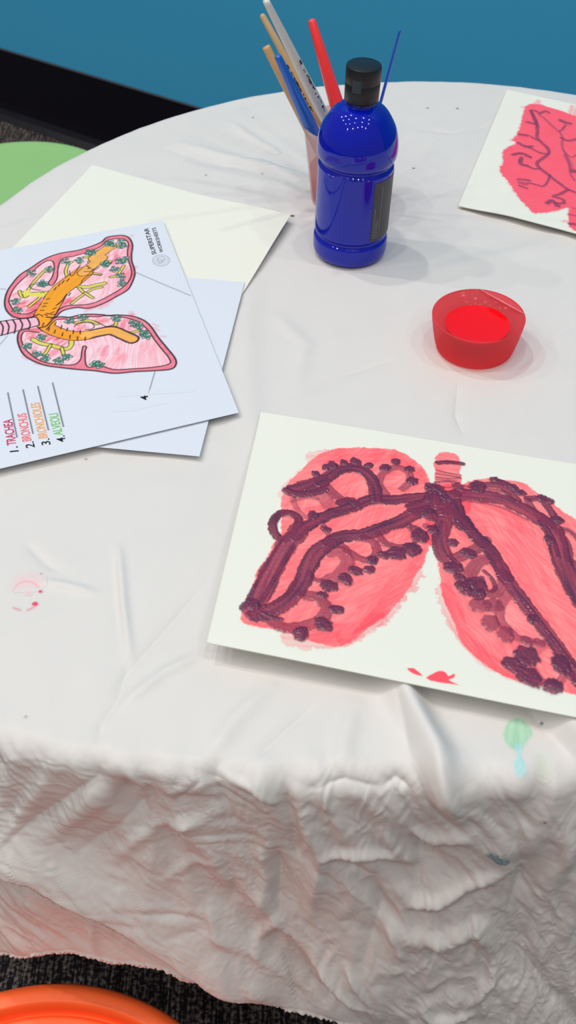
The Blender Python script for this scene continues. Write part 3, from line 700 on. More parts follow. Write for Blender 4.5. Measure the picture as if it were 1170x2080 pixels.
S2([(850,350),(900,330),(930,345)], 30, .8, 10); S2([(735,425),(780,435),(830,455)], 28, .85, 11); S2([(670,535),(740,540),(800,570),(840,590)], 18, .9, 12); S2([(675,535),(730,545)], 34, .7, 13)
S2([(665,610),(720,640),(780,640)], 34, .85, 14); S2([(720,635),(790,665),(850,695),(920,708)], 24, .85, 15)
S2([(615,712),(690,702),(765,735)], 36, .9, 16); S2([(690,740),(680,790),(740,812)], 36, .85, 17); S2([(740,810),(800,838),(855,835)], 22, .9, 18)
S2([(660,930),(720,935),(760,940)], 26, .9, 19); S2([(670,985),(740,1010)], 20, .9, 20); S2([(680,960),(730,970)], 44, .6, 20); S2([(750,960),(810,975),(880,990),(920,950),(940,890)], 20, .85, 21)
S2([(1100,1020),(1030,1060),(970,1080),(1050,1105),(1060,1140),(980,1140)], 28, .85, 22); S2([(920,1140),(960,1120),(1010,1165)], 40, .9, 23)
S2([(1100,1235),(1180,1255)], 14, .9, 24); S2([(1115,1320),(1190,1330)], 34, .9, 25); S2([(1130,1180),(1190,1190)], 10, .8, 26)
t1_ = c2_.T.copy(); Ha = c2_.H.copy(); Ca = c2_.C.copy()
c2_.H = Ha*0; c2_.C = C0
c2_.mesh('red_paint', M_red, paint2, t0 > .03, .00006)
c2_.H = Ha; c2_.C = Ca
c2_.mesh('purple_paint', M_purple, paint2, t1_ > .05, .00016)

# ---- worksheet drawing
cw = Canvas(PA, 0.0, 0.204, 0.0, 0.235, 0.00036, WPAPER); cw.mpp = .00052
ze = lambda p: Z((0, 440), 5.087, p)
zf = lambda p: Z((180, 450), 5.318, p)
K = (52, 34, 46)
upper = ze([(400,1010),(340,1035),(260,1050),(180,1048),(110,1018),(62,960),(48,880),(72,780),(130,690),(210,600),(320,530),(420,462),(520,412),(640,376),(800,350),(930,312),(1050,262)])+zf([(200,170),(330,150),(400,157),(450,192),(475,260),(465,350),(467,430),(490,500),(500,570),(470,660),(420,740),(300,812),(150,890),(0,938)])+ze([(800,940),(680,962),(622,992),(570,1040),(480,1040)])
lower = ze([(400,1150),(480,1130),(560,1050),(640,1035),(720,1040),(850,1012),(1000,1010),(1120,1022)])+zf([(300,1010),(450,1020),(560,1050),(640,1100),(700,1170),(760,1260),(850,1370),(930,1470),(945,1540),(890,1595),(700,1612),(500,1622),(280,1640),(60,1612)])+ze([(800,1580),(620,1560),(480,1540),(360,1500),(260,1440),(210,1370),(182,1280),(192,1200),(230,1172),(300,1160)])
PK = (240, 150, 170); RP = (232, 92, 112)
for k, pg in enumerate((upper, lower)):
    cw.poly(pg, (238, 120, 138), .9, rag=.0003, col2=(226, 96, 118), streakdir=.7, seed=k)
def shrink(pg, d):
    p = np.array(pg); n = len(p); c = p.mean(0); out = []
    area = 0.5*np.sum(p[:, 0]*np.roll(p[:, 1], -1)-np.roll(p[:, 0], -1)*p[:, 1])
    for i in range(n):
        t = p[(i+1) % n]-p[i-1]; t = t/np.linalg.norm(t); nn = np.array([-t[1], t[0]])*(1 if area > 0 else -1)
        out.append(tuple(p[i]+nn*d))
    return out
inner1 = ze([(380,960),(300,1000),(210,1005),(150,975),(100,900),(95,850),(140,750),(220,660),(330,570),(430,490),(500,455),(550,470),(560,540),(540,620),(500,690),(540,710),(590,640),(600,540),(640,440),(760,410),(900,370),(1040,310)])+zf([(200,205),(320,185),(390,195),(430,240),(420,320),(425,400),(455,500),(465,570),(430,650),(370,710),(280,770),(130,850)])+ze([(920,905),(800,915),(680,925),(610,960),(570,1010),(480,1000)])
inner2 = ze([(480,1170),(560,1080),(640,1060),(740,1062),(860,1035),(1000,1035)])+zf([(200,1020),(400,1040),(530,1080),(600,1130),(660,1200),(720,1290),(800,1390),(870,1480),(870,1540),(700,1575),(500,1590),(280,1600),(130,1560)])+ze([(900,1550),(880,1400),(895,1350),(860,1340),(845,1400),(830,1480),(760,1530),(620,1530),(480,1510),(380,1470),(290,1400),(240,1330),(220,1260),(240,1200),(290,1185),(400,1200)])
for k, pg in enumerate((inner1, inner2)):
    cw.poly(pg, (240, 214, 224), .95, rag=.0002, col2=(244, 178, 190), streakdir=.9+.3*k, seed=10+k)
# crayon scribbles in red and pink
r2 = np.random.default_rng(3)
for (x, y, n, c, sc) in [(330,950,9,(228,70,92),70),(400,900,8,(228,70,92),60),(200,930,7,(232,90,110),60),(640,1270,9,(226,78,98),75),(500,1230,7,(232,88,108),60),(330,1210,6,(235,110,128),50),
                         (700,880,8,(232,80,100),60),(1060,880,7,(240,150,168),60),(960,930,6,(240,150,168),60),(1080,330,6,(240,130,150),50),(1000,620,6,(240,170,190),50),(800,560,7,(235,150,175),50),(850,1130,6,(235,110,128),45),(1060,1080,8,(234,110,130),50),
                         (330,1400,6,(238,130,146),50),(560,1400,6,(238,130,146),50),(800,1420,5,(240,170,185),60),(640,560,6,(240,170,190),50),(300,620,6,(240,150,168),50),(170,820,5,(240,130,150),50),(430,560,5,(240,170,185),40),(150,1010,4,(236,100,120),40)]:
    for i in range(n):
        dx, dy = r2.normal(0, 26, 2); an = .5+r2.normal(0, .25); L = sc*(.5+r2.random()*.7)
        cw.stroke(ze([(x+dx-L*math.cos(an), y+dy+L*math.sin(an)), (x+dx+L*math.cos(an), y+dy-L*math.sin(an))]), 3.5+3*r2.random(), c, .55, .7, None, .3, smooth=False, seed=int(x+i))
for (x, y, n, c) in [(300,400,8,(238,120,146)),(340,330,7,(240,150,170)),(250,560,6,(240,150,175)),(440,560,6,(232,90,112)),(400,640,6,(236,120,140)),(330,470,6,(240,170,190)),(430,1060,7,(240,140,158)),(360,1140,6,(236,130,148)),(560,1130,6,(240,150,165)),(600,1400,7,(240,160,172)),(350,1450,7,(240,150,165)),(150,1420,7,(238,140,158))]:
    for i in range(n):
        dx, dy = r2.normal(0, 30, 2); an = 1.0+r2.normal(0, .25); L = 45*(.5+r2.random()*.7)
        cw.stroke(zf([(x+dx-L*math.cos(an), y+dy+L*math.sin(an)), (x+dx+L*math.cos(an), y+dy-L*math.sin(an))]), 4+3*r2.random(), c, .55, .7, None, .3, smooth=False, seed=int(x+i))
# scribbles straying over the outline
for p in (zf([(430,170),(480,145)]), zf([(690,1100),(750,1130)]), zf([(700,1140),(760,1180)]), zf([(780,1240),(830,1240)]), ze([(230,1440),(280,1480)]), ze([(360,1520),(420,1530)]), zf([(470,470),(520,490)])):
    cw.stroke(p, 3, (240, 140, 158), .6, .4)
def outl(p, w, c, k=0, ow=2.6):
    cw.stroke(p, w+ow, K, .95, 0, None, .05, seed=k); cw.stroke(p, w-ow*.4, c, 1, .15, None, .05, seed=k)
YE = (222, 216, 92); OR = (250, 160, 40); OR2 = (248, 178, 84)
# yellow bronchioles
yel = [ze([(560,780),(430,790),(300,800),(220,790)]), ze([(300,790),(230,830),(200,770)]), ze([(290,760),(340,690),(420,600),(480,545)]), ze([(440,790),(400,850),(350,890),(300,930)]),
       ze([(700,640),(680,560),(710,490),(740,470)]), ze([(700,640),(730,650),(760,620)]), ze([(870,420),(930,420),(950,440),(920,470)]), ze([(800,720),(900,730),(980,710),(1080,690)]), ze([(820,740),(880,790),(960,750),(1050,730)]), ze([(880,790),(800,850),(740,900)]),
       ze([(880,790),(940,830),(960,840)]), ze([(740,1280),(730,1340),(680,1370),(600,1350),(520,1330),(420,1310),(340,1270)]), ze([(520,1330),(480,1400),(460,1420)]), ze([(640,1360),(650,1400),(660,1430)]),
       ze([(780,1100),(860,1080),(940,1080),(1010,1110)]), ze([(870,640),(940,590),(1040,600)]), zf([(180,470),(200,440),(240,430)]), zf([(260,270),(340,260),(390,255)]), zf([(240,600),(310,580),(350,520),(380,480)]),
       zf([(240,1190),(280,1140),(300,1090)]), zf([(430,1210),(500,1190),(560,1180)])]
for k, p in enumerate(yel): outl(p, 6.5 if k in (0, 7, 11) else 4.2, YE, k, 2.0)
cw.poly(ze([(225,790),(300,760),(330,790),(520,795),(540,830),(420,830),(300,830),(240,850)]), YE, .95, rag=.0003)
# orange bronchi
cw.stroke(ze([(400,1060),(430,1100),(520,1160),(640,1210),(780,1235),(900,1225)])+zf([(150,1190),(260,1180),(380,1230),(470,1270)]), 22, K, .95, 0, None, .04)
for p, w in ((ze([(440,1060),(480,980),(530,900),(590,800),(660,730),(760,660),(860,580)]), 30), (ze([(860,580),(960,500),(1050,430)])+zf([(60,400),(150,330),(240,270)]), 17)):
    cw.stroke(p, w+3, K, .95, 0, None, .04); cw.stroke(p, w, OR if w > 20 else OR2, 1, .3, (255, 176, 40) if w > 20 else (250, 190, 110), .04, seed=9)
cw.stroke(ze([(410,1070),(440,1100),(520,1160),(640,1210),(780,1235),(900,1225)]), 19, OR, 1, .3, (255, 172, 50), .04, seed=5)
cw.stroke(ze([(880,1225),(940,1215)])+zf([(150,1190),(260,1180),(380,1230),(470,1270)]), 15, OR2, 1, .3, (250, 190, 100), .04, seed=6)
cw.poly(ze([(390,1050),(400,990),(470,960),(560,1060),(560,1120),(440,1120)]), OR, 1, rag=.0002)
# cartilage ticks
for (x, y, a) in [(455,900,-.1),(440,930,-.1),(420,970,0),(415,1015,.5),(480,855,-.2),(600,720,-.9),(640,690,-.9),(690,670,-.8),(730,790,2.2),(680,820,2.2),(640,870,2.4),(610,900,2.6),(580,940,2.6),(560,985,2.8),(550,1040,2.5),(580,1090,2.0),(640,1125,1.9),(700,1150,1.9),(760,1175,1.7),(830,1180,1.6),(440,1130,-1.2),(500,1180,-1.2),(560,1205,-1.2),(640,1235,-1.3),(720,1260,-1.4),(800,1275,-1.5),(880,1280,-1.5),(900,510,.7),(940,530,2.8),(980,540,2.9),(560,760,-.9),(460,1010,.4)]:
    cw.stroke(ze([(x, y), (x+34*math.cos(a), y+34*math.sin(a))]), 2.2, K, .9, 0, smooth=False)
# black outlines
for pg, w in ((upper, 2.8), (lower, 2.8), (inner1, 2.2), (inner2, 2.2)):
    cw.stroke(pg+(pg[:1] if 0 else []), w, K, .95, 0, None, .05)
for p in (ze([(420,760),(360,755),(310,730),(330,700),(360,700)]), ze([(300,820),(250,840),(230,800)]), ze([(720,560),(730,610),(760,600),(830,500)]), ze([(840,690),(860,650),(940,600),(1050,605)]), ze([(770,1140),(800,1110),(870,1095),(940,1100),(975,1130),(950,1160),(880,1170)]),
          ze([(980,1080),(1040,1110),(1100,1135),(1170,1120)]), ze([(690,800),(640,870),(590,910)]), ze([(870,570),(960,560),(1030,520)])):
    cw.stroke(p, 1.9, K, .9, 0)
# trachea
cw.poly(ze([(-120,1105),(0,1085),(140,1065),(300,1050),(370,1040),(400,1080),(400,1120),(370,1140),(240,1170),(100,1210),(0,1230),(-120,1250)]), (236, 178, 198), 1, rag=.0002, col2=(238, 190, 208), streakdir=.3)
cw.stroke(ze([(-120,1105),(0,1085),(140,1065),(300,1050),(370,1040),(400,1080),(405,1120)]), 2.4, K, .95, 0); cw.stroke(ze([(-120,1250),(0,1230),(100,1205),(240,1165),(400,1125)]), 2.4, K, .95, 0)
for x, y in ((-60, 1095), (10, 1085), (70, 1075), (140, 1065), (210, 1055), (290, 1050)):
    cw.stroke(ze([(x-10, y), (x+22, y+60), (x+8, y+140 if x < 150 else y+115)]), 2.6, K, .95, 0)
# alveoli clusters
GR = (84, 148, 132)
clusters = [ze([p])[0] for p in [(160,875),(180,965),(330,585),(510,550),(430,700),(450,690),(820,450),(930,370),(680,465),(1100,490),(280,1340),(380,1420),(470,1460),(690,1450),(610,1490),(430,1250),(720,1080),(850,1045),(1150,280)]]+[zf([p])[0] for p in [(40,330),(215,240),(360,225),(360,265),(180,460),(330,430),(390,410),(285,515),(350,590),(360,670),(300,1050),(480,1100),(540,1130),(600,1200),(620,1240),(120,1550),(70,1540)]]
for k, (x, y) in enumerate(clusters):
    r3 = np.random.default_rng(k)
    for i in range(7):
        a = i*2.4+k; rr_ = 2.0+1.5*math.sqrt(i)*1.5
        q = (x+rr_*math.cos(a)*1.15, y+rr_*math.sin(a)*.8)
        cw.stroke([(q[0]-.4, q[1]), (q[0]+.4, q[1])], 6.0, (48, 84, 76), .9, 0, None, .1, smooth=False)
        cw.stroke([(q[0]-.3, q[1]), (q[0]+.3, q[1])], 3.2, (150, 205, 190) if i % 2 else GR, .95, 0, None, .1, smooth=False)
# leader lines and the answer lines
cw.stroke(zf([(500,545),(790,670),(1100,800)]), 1.3, (120, 124, 132), .9, 0, smooth=False)
cw.stroke([(315,754),(302,798)], 1.3, (105, 108, 116), .9, 0, smooth=False)
cw.stroke(ze([(-150,740),(0,747),(60,750)]), 1.3, (120, 124, 132), .9, 0, smooth=False); cw.stroke(ze([(75,1235),(0,1320),(-100,1420)]), 1.2, (130, 134, 142), .9, 0, smooth=False)
for a, b in (((16,798),(38,905)), ((47,792),(71,898)), ((77,785),(103,892)), ((107,778),(134,887))):
    cw.stroke([a, b], 2.1, (112, 114, 124), .95, 0, smooth=False, rough=.02)
# round emblem beside the title
ec = np.array(zf([(783, 420)])[0])
def ell(rx, ry, n=28, a0=0, a1=2*np.pi):
    return [(ec[0]+rx*math.cos(t), ec[1]+ry*math.sin(t)) for t in np.linspace(a0, a1, n)]
cw.stroke(ell(17, 11.5), 1.1, (150, 155, 165), .9, 0); cw.stroke(ell(14, 9), .9, (170, 175, 184), .8, 0)
for p in ([(-8,-4),(-2,5),(6,-3)], [(-10,2),(-3,-6),(4,-7),(9,1)], [(-4,-1),(2,2),(8,5)], [(-8,4),(0,6),(3,0),(-2,-3)]):
    cw.stroke([(ec[0]+x, ec[1]+y) for x, y in p], 1.0, (140, 145, 155), .85, 0)
# faint see-through print
for p in ([(240,800),(390,790)], [(235,830),(400,822)], [(250,860),(350,852)]):
    cw.stroke(p, 7, (212, 219, 230), .6, .5, soft=.002)
cw.blob((375, 875), 3, (45, 45, 48), 1, rough=.05)
# the rest of the drawing keeps a little thickness only
draw = cw.mesh('lung_drawing', M_ink, top_ws, cw.T > .03, .00008)
draw['label'] = 'printed lung diagram coloured with crayon'

def text_mesh(txt, sheet, o, adv, upv, mat, parent, name, bold=0.0, spacing=1.0, lift=.00014):
    """baseline start o (photo px), adv = full advance vector (px), upv = cap height vector (px)"""
    cu = bpy.data.curves.new(name, 'FONT'); cu.body = txt; cu.space_character = spacing; cu.offset = bold; cu.resolution_u = 4
    t = bpy.data.objects.new(name, cu); bpy.context.scene.collection.objects.link(t)
    dg = bpy.context.evaluated_depsgraph_get(); dg.update()
    me = bpy.data.meshes.new_from_object(t.evaluated_get(dg))
    n = len(me.vertices); v = np.zeros(n*3); me.vertices.foreach_get('co', v); v = v.reshape(-1, 3)
    F = [tuple(p.vertices) for p in me.polygons]
    bpy.data.objects.remove(t)
    x0, x1 = v[:, 0].min(), v[:, 0].max(); caph = 0.70
    px = np.array(o)[None]+((v[:, 0]-x0)/(x1-x0))[:, None]*np.array(adv)+(v[:, 1]/caph)[:, None]*np.array(upv)
    ab = sheet.loc(px); P = sheet.P(ab[:, 0], ab[:, 1], lift)
    return mesh_obj(name, P, F, mat, parent=parent, smooth=False)
def crayon(name, c): return simple(name, c, .8, .1, noise=.15, nscale=900)
text_mesh('SUPERSTAR', PA, (318, 516), (-17, -53), (-9, 1.5), M_black, top_ws, 'printed_title', .012)
text_mesh('WORKSHEETS', PA, (332, 512), (-16, -50), (-7.5, 1.5), M_black, top_ws, 'printed_title', .010)
for i, (dig, o) in enumerate((('1.', (38, 917)), ('2.', (71, 909)), ('3.', (103, 903)), ('4.', (134, 897)))):
    text_mesh(dig, PA, o, (-3.2, -12.5) if i else (-2.5, -10.5), (-18, 2.0), M_black, top_ws, 'printed_number', .010)
text_mesh('4', PA, (302, 812), (-2.5, -9), (-15, 2), M_black, top_ws, 'printed_number', .02)
for txt, o, adv, c in (('TRACHEA', (33, 903), (-9, -52), (200, 58, 100)), ('BRONCHUS', (64, 895), (-11, -56), (240, 112, 118)), ('BRONCHIOLES', (97, 889), (-17, -72), (242, 168, 104)), ('ALVEOLI', (128, 883), (-11, -44), (122, 196, 110))):
    text_mesh(txt, PA, o, adv, (-18.5, 2.5), crayon('crayon_'+txt.lower(), c), top_ws, 'handwritten_word', .016)

# ------------------------------------------------------------------ bottle
BC = np.array([*G(709, 509, 0)[:2], 0.0008])
bt = thing('paint_bottle', 'glossy blue bottle of paint with black flip cap standing before the brush cup', 'bottle', BC)
M_blue = simple('blue_paint_in_clear_plastic', (4, 24, 168), 0.06, 0.5)
M_cap = simple('black_cap_plastic', (22, 25, 28), 0.38, 0.4)
M_label = simple('dark_label', (62, 62, 66), 0.45, 0.4); M_ltext = simple('label_grey_print', (120, 120, 122), 0.5)
body = [(0, 0), (.024, 0), (.0275, .0008), (.0293, .003), (.0300, .0065), (.0300, .0135), (.0296, .0155), (.0282, .0172), (.0280, .0190), (.0292, .0212), (.0295, .024), (.0295, .050), (.0295, .071), (.0292, .0738), (.0279, .0757), (.0278, .0775), (.0298, .0798), (.0309, .0830), (.0311, .0880), (.0304, .0945), (.0284, .1015), (.0248, .1080), (.0210, .1132), (.0170, .1165), (.0128, .1182), (.0113, .1192), (.0110, .1215), (.0112, .126)]
v, f = lathe(BC, smooth_prof(body, 5), 128); mesh_obj('body', v, f, M_blue, parent=bt)
capz = .1215
cap = [(.0100, capz), (.0124, capz), (.0128, capz+.0006), (.0130, capz+.013), (.0128, capz+.0135), (.0130, capz+.014), (.0131, capz+.0235), (.0127, capz+.0248), (.0118, capz+.0253), (.0, capz+.0253)]
v, f = lathe(BC, cap, 96)
# thumb recess pressed into the cap side facing the front left
ang = np.arctan2(v[:, 1]-BC[1], v[:, 0]-BC[0]); zz = v[:, 2]-BC[2]
mesh_cap = mesh_obj('cap', v, f, M_cap, parent=bt); mesh_cap.data.set_sharp_from_angle(angle=math.radians(35))
# recess as a shallow cut plate
def cyl_patch(r, a0, a1, z0, z1, n=16, m=2):
    A = np.radians(np.linspace(a0, a1, n)); Zs = np.linspace(z0, z1, m)
    P = np.array([[BC[0]+r*math.cos(a), BC[1]+r*math.sin(a), BC[2]+z] for z in Zs for a in A]); return P, grid_faces(m, n)
M_rec = simple('cap_recess', (52, 62, 68), 0.6, 0.3)
v1, f1 = cyl_patch(.01325, -128, -98, capz+.0095, capz+.0185, 14, 8)
# dished: centre goes inwards
uu = np.linspace(-1, 1, 14)[None, :]; ww = np.linspace(-1, 1, 8)[:, None]; k = np.clip(1-uu**2, 0, 1)*np.clip(1-ww**2, 0, 1)
d = v1[:, :2]-BC[:2]; v1[:, :2] = BC[:2]+d*(1-0.007*k.ravel()[:, None])
mesh_obj('thumb_recess', v1, f1, M_rec, parent=mesh_cap)
v, f = cyl_patch(.02975, -63, 30, .0225, .0705, 40, 12)
lab = mesh_obj('label', v, f, M_label, parent=bt); lab['label'] = 'dark grey label'
parts = []
for a, z0, z1, w in [(-59, .025, .050, 1.4), (-55.5, .025, .038, 1.3), (-52.5, .025, .040, 1.3), (-48, .025, .0675, 1.4), (-24, .027, .062, .8), (-19, .027, .060, .8), (-14, .027, .062, .8)]:
    z = z0
    while z < z1:
        l = .0006+.0016*rng.random(); parts.append(cyl_patch(.02985, a, a+w, z, min(z+l, z1), 3, 2)); z += l+.0005
v, f = merge(*parts); mesh_obj('small_print', v, f, M_ltext, parent=lab, smooth=False)

# the bottle stands on soft cloth and leans a touch to the right
bt.rotation_euler = (0, math.radians(1.9), 0); bt.scale = (1, 1, 1.045)
# ------------------------------------------------------------------ brush cup
CC = np.array([*G(693, 405, 0)[:2], 0.0012])
hs = np.linspace(.04, .11, 200); ys = proj(np.c_[np.full(200, CC[0]), np.full(200, CC[1]), CC[2]+hs])[1]
CH = float(hs[np.argmin(abs(ys-250))])
RB, RR = .0262, .0335
ct = thing('brush_cup', 'pale translucent plastic cup behind blue bottle, reddish at its base', 'cup', CC)
def mixmat(name, rgb, opac, rough=.3, trans=.5):
    m = bpy.data.materials.new(name); m.use_nodes = True; N = m.node_tree.nodes; Lk = m.node_tree.links; B = N['Principled BSDF']
    B.inputs['Base Color'].default_value = L4(rgb); B.inputs['Roughness'].default_value = rough
    T = N.new('ShaderNodeBsdfTransparent'); T.inputs['Color'].default_value = tuple(np.clip(lin(rgb)*1.1, 0, 1))+(1,)
    X = N.new('ShaderNodeBsdfTranslucent'); X.inputs['Color'].default_value = L4(rgb)
    a = N.new('ShaderNodeMixShader'); a.inputs[0].default_value = trans; Lk.new(B.outputs[0], a.inputs[1]); Lk.new(X.outputs[0], a.inputs[2])
    b = N.new('ShaderNodeMixShader'); b.inputs[0].default_value = opac; Lk.new(T.outputs[0], b.inputs[1]); Lk.new(a.outputs[0], b.inputs[2])
    Lk.new(b.outputs[0], N['Material Output'].inputs['Surface']); return m
M_cup = mixmat('milky_plastic', (244, 232, 232), .38, .25)
M_water = mixmat('red_paint_water', (250, 70, 84), .85, .15, .6)
cupp = [(0, .0006), (RB-.003, .0006), (RB, .001), (RB+(RR-RB)*.5, CH*.5), (RR, CH-.002), (RR+.0014, CH-.0015), (RR+.0017, CH-.0002), (RR+.0008, CH+.0006), (RR-.0006, CH), (RR-.001, CH-.002), (RB+(RR-RB)*.5-.001, CH*.5), (RB-.001, .002), (0, .002)]
v, f = lathe(CC, cupp, 96); mesh_obj('cup_wall', v, f, M_cup, parent=ct)
wl = .030; rw = RB+(RR-RB)*wl/CH-.0014
v, f = lathe(CC, [(0, .0022), (RB-.0016, .0022), (rw, wl), (0, wl)], 64); wt = mesh_obj('paint_water', v, f, M_water, parent=ct); wt['label'] = 'reddish rinse water'

# brushes: root on the cup floor, handle passes the rim and ends at the measured tip
def brush(name, label, tip, root_px, d_tip, d_low, col, rimfrac, ferr=True, marks=False, mat=None, flat_tip=False, group=None):
    # root point on floor
    z0 = CC[2]+.004
    q = G(root_px[0], root_px[1], z0); dxy = q[:2]-CC[:2]; n = np.linalg.norm(dxy)
    if n > RB-.006: dxy *= (RB-.006)/n
    R0 = np.array([CC[0]+dxy[0], CC[1]+dxy[1], z0])
    d = ray(*tip); best = None
    for t in np.linspace(.6, 1.3, 1400):
        T = CAM+d*t
        if T[2] < CH+.02: continue
        s = (CC[2]+CH-R0[2])/(T[2]-R0[2]); X = R0+s*(T-R0); rr = np.linalg.norm(X[:2]-CC[:2])
        e = abs(rr-rimfrac*RR)
        if best is None or e < best[0]: best = (e, T, s)
    T = best[1]; L = np.linalg.norm(T-R0)
    b = thing(name, label, 'brush', R0, group)
    if mat is None: mat = simple(name+'_finish', col, .25, .5, Coat_Weight=.4)
    a = .16; m_ = []
    prof = [(a, d_low*.30), (a+.06, d_low*.42), (a+.22, d_low*.5), (.55, d_low*.5), (.8, (d_low*.45+d_tip*.55)*.5), (.985, d_tip*.5)]
    prof += [(1.0, d_tip*.46), (1.0, 0)] if flat_tip else [(.993, d_tip*.42), (.998, d_tip*.25), (1.0, 0)]
    v, f = tube(R0, T, [(a, 0)]+prof); mesh_obj('handle', v, f, mat, parent=b)
    v, f = tube(R0, T, [(.075, d_low*.28), (.085, d_low*.34), (.12, d_low*.34), (.122, d_low*.37), (.128, d_low*.37), (.13, d_low*.34), (a+.015, d_low*.36), (a+.016, 0)]); mesh_obj('ferrule', v, f, M_ferr, parent=b)
    v, f = tube(R0, T, [(0, .0002), (.02, d_low*.22), (.05, d_low*.34), (.08, d_low*.28), (.081, 0)]); mesh_obj('bristles', v, f, M_bris, parent=b)
    if marks:
        dd_ = (T-R0)/L; view = CAM-(R0+T)/2; view -= dd_*(view@dd_); view /= np.linalg.norm(view); side = np.cross(dd_, view); ps = []
        r4 = np.random.default_rng(5)
        for s_ in np.concatenate([np.linspace(.50, .74, 26), np.linspace(.80, .86, 6)]):
            if r4.random() < .25: continue
            rad = d_low*.5+.0001; sg = -1 if marks == 'l' else 1
            for an in (0.5*sg, 0.72*sg):
                if r4.random() < .3: continue
                c_ = R0+dd_*L*s_+rad*(math.cos(an)*view+math.sin(an)*side); e1 = dd_*(.0005+.0006*r4.random()); e2 = (-math.sin(an)*view+math.cos(an)*side)*(.0002+.0004*r4.random())
                ps.append((np.array([c_-e1-e2, c_+e1-e2, c_+e1+e2, c_-e1+e2]), [(0, 1, 2, 3)]))
        v, f = merge(*ps); mesh_obj('worn_print', v, f, M_black, parent=b, smooth=False)
    return b, R0, T
M_ferr = simple('ferrule_metal', (190, 190, 195), .3, Metallic=.9); M_bris = simple('bristle_hair', (150, 60, 60), .8)
M_wood = simple('tan_wood', (196, 162, 118), .45, .4, noise=.12, nscale=60)
brush('paintbrush', 'silvery white paintbrush with worn black lettering, tallest in the cup', (540, 1), (752, 398), .0050, .0085, (218, 216, 208), .86, marks='r', mat=simple('silver_white_lacquer', (214, 213, 206), .3, .5), flat_tip=True)
brush('paintbrush', 'longer tan wooden paintbrush beside silvery white one', (531, 28), (737, 402), .0050, .0068, None, .80, mat=M_wood, marks='l')
brush('paintbrush', 'shorter tan wooden paintbrush mostly behind thick blue one', (540, 94), (704, 424), .0066, .0066, None, .80, mat=simple('honey_wood', (206, 160, 108), .45, .4, noise=.1, nscale=60), flat_tip=True)
brush('paintbrush', 'thick royal blue paintbrush leaning left from the cup', (563, 112), (691, 387), .0058, .0118, (18, 96, 196), .82)
brush('paintbrush', 'thick bright red paintbrush rising right of the others', (632, 38), (737, 389), .0066, .0122, (255, 58, 58), .62)
brush('paintbrush', 'thin blue paintbrush leaning right behind the bottle cap', (813, 60), (718, 412), .0022, .0026, (14, 84, 190), .80)

# ------------------------------------------------------------------ red paint pot
RC = np.array([*G(963, 704, 0)[:2], 0.0008])
rp = thing('paint_pot', 'small round translucent red pot of red paint on the bare cloth', 'pot', RC)
hs = np.linspace(.005, .05, 200); ys = proj(np.c_[np.full(200, RC[0]), np.full(200, RC[1]), RC[2]+hs])[1]; RH = float(hs[np.argmin(abs(ys-641))])
gx = (G(1058, 641, RH)-G(870, 641, RH))[0]/2
gr_ = gx*.85
M_rpot = mixmat('red_translucent_plastic', (255, 140, 146), .50, .14, .75); M_rpnt = simple('wet_red_paint', (240, 4, 16), .16, .35)
pp = [(0, .0006), (gr_-.003, .0006), (gr_, .0016), (gr_+(gx-gr_)*.45, RH*.35), (gx-.0008, RH*.75), (gx, RH-.001), (gx, RH+.0003), (gx-.001, RH+.0006), (gx-.0016, RH-.0004), (gx-.0050, RH*.90), (gx*.74, RH*.78), (gx*.66, RH*.66), (gx*.55, RH*.50), (0, RH*.46)]
v, f = lathe(RC, smooth_prof(pp, 4), 96); mesh_obj('pot_body', v, f, M_rpot, parent=rp)
v, f = lathe(RC, [(gx*.70, RH*.735), (gx*.62, RH*.71), (gx*.4, RH*.69), (0, RH*.68)], 72)
mesh_obj('red_paint', v, f, M_rpnt, parent=rp)
# straight film tab across the far right of the rim
a0, a1 = np.radians(82), np.radians(2)
arc = np.linspace(a0, a1, 20); P = []
for t_, s_ in zip(arc, np.linspace(0, 1, 20)):
    o_ = np.array([RC[0]+(gx-.0005)*math.cos(t_), RC[1]+(gx-.0005)*math.sin(t_), RC[2]+RH+.0004])
    i_ = np.array([RC[0]+(gx-.0005)*(math.cos(a0)*(1-s_)+math.cos(a1)*s_), RC[1]+(gx-.0005)*(math.sin(a0)*(1-s_)+math.sin(a1)*s_), RC[2]+RH+.0004])
    P.append((i_, o_))
P = np.array(P).reshape(-1, 3)
mesh_obj('clear_tab', P, grid_faces(20, 2), mixmat('pink_film', (255, 130, 140), .45, .1, .3), parent=rp, smooth=False)
v, f = tube(P[0]+[0, 0, .0003], P[-2]+[0, 0, .0003], [(0, 0), (0, .0005), (1, .0005), (1, 0)], 8); mesh_obj('tab_edge', v, f, mixmat('pale_pink_edge', (255, 170, 176), .9, .15, .3), parent=rp)

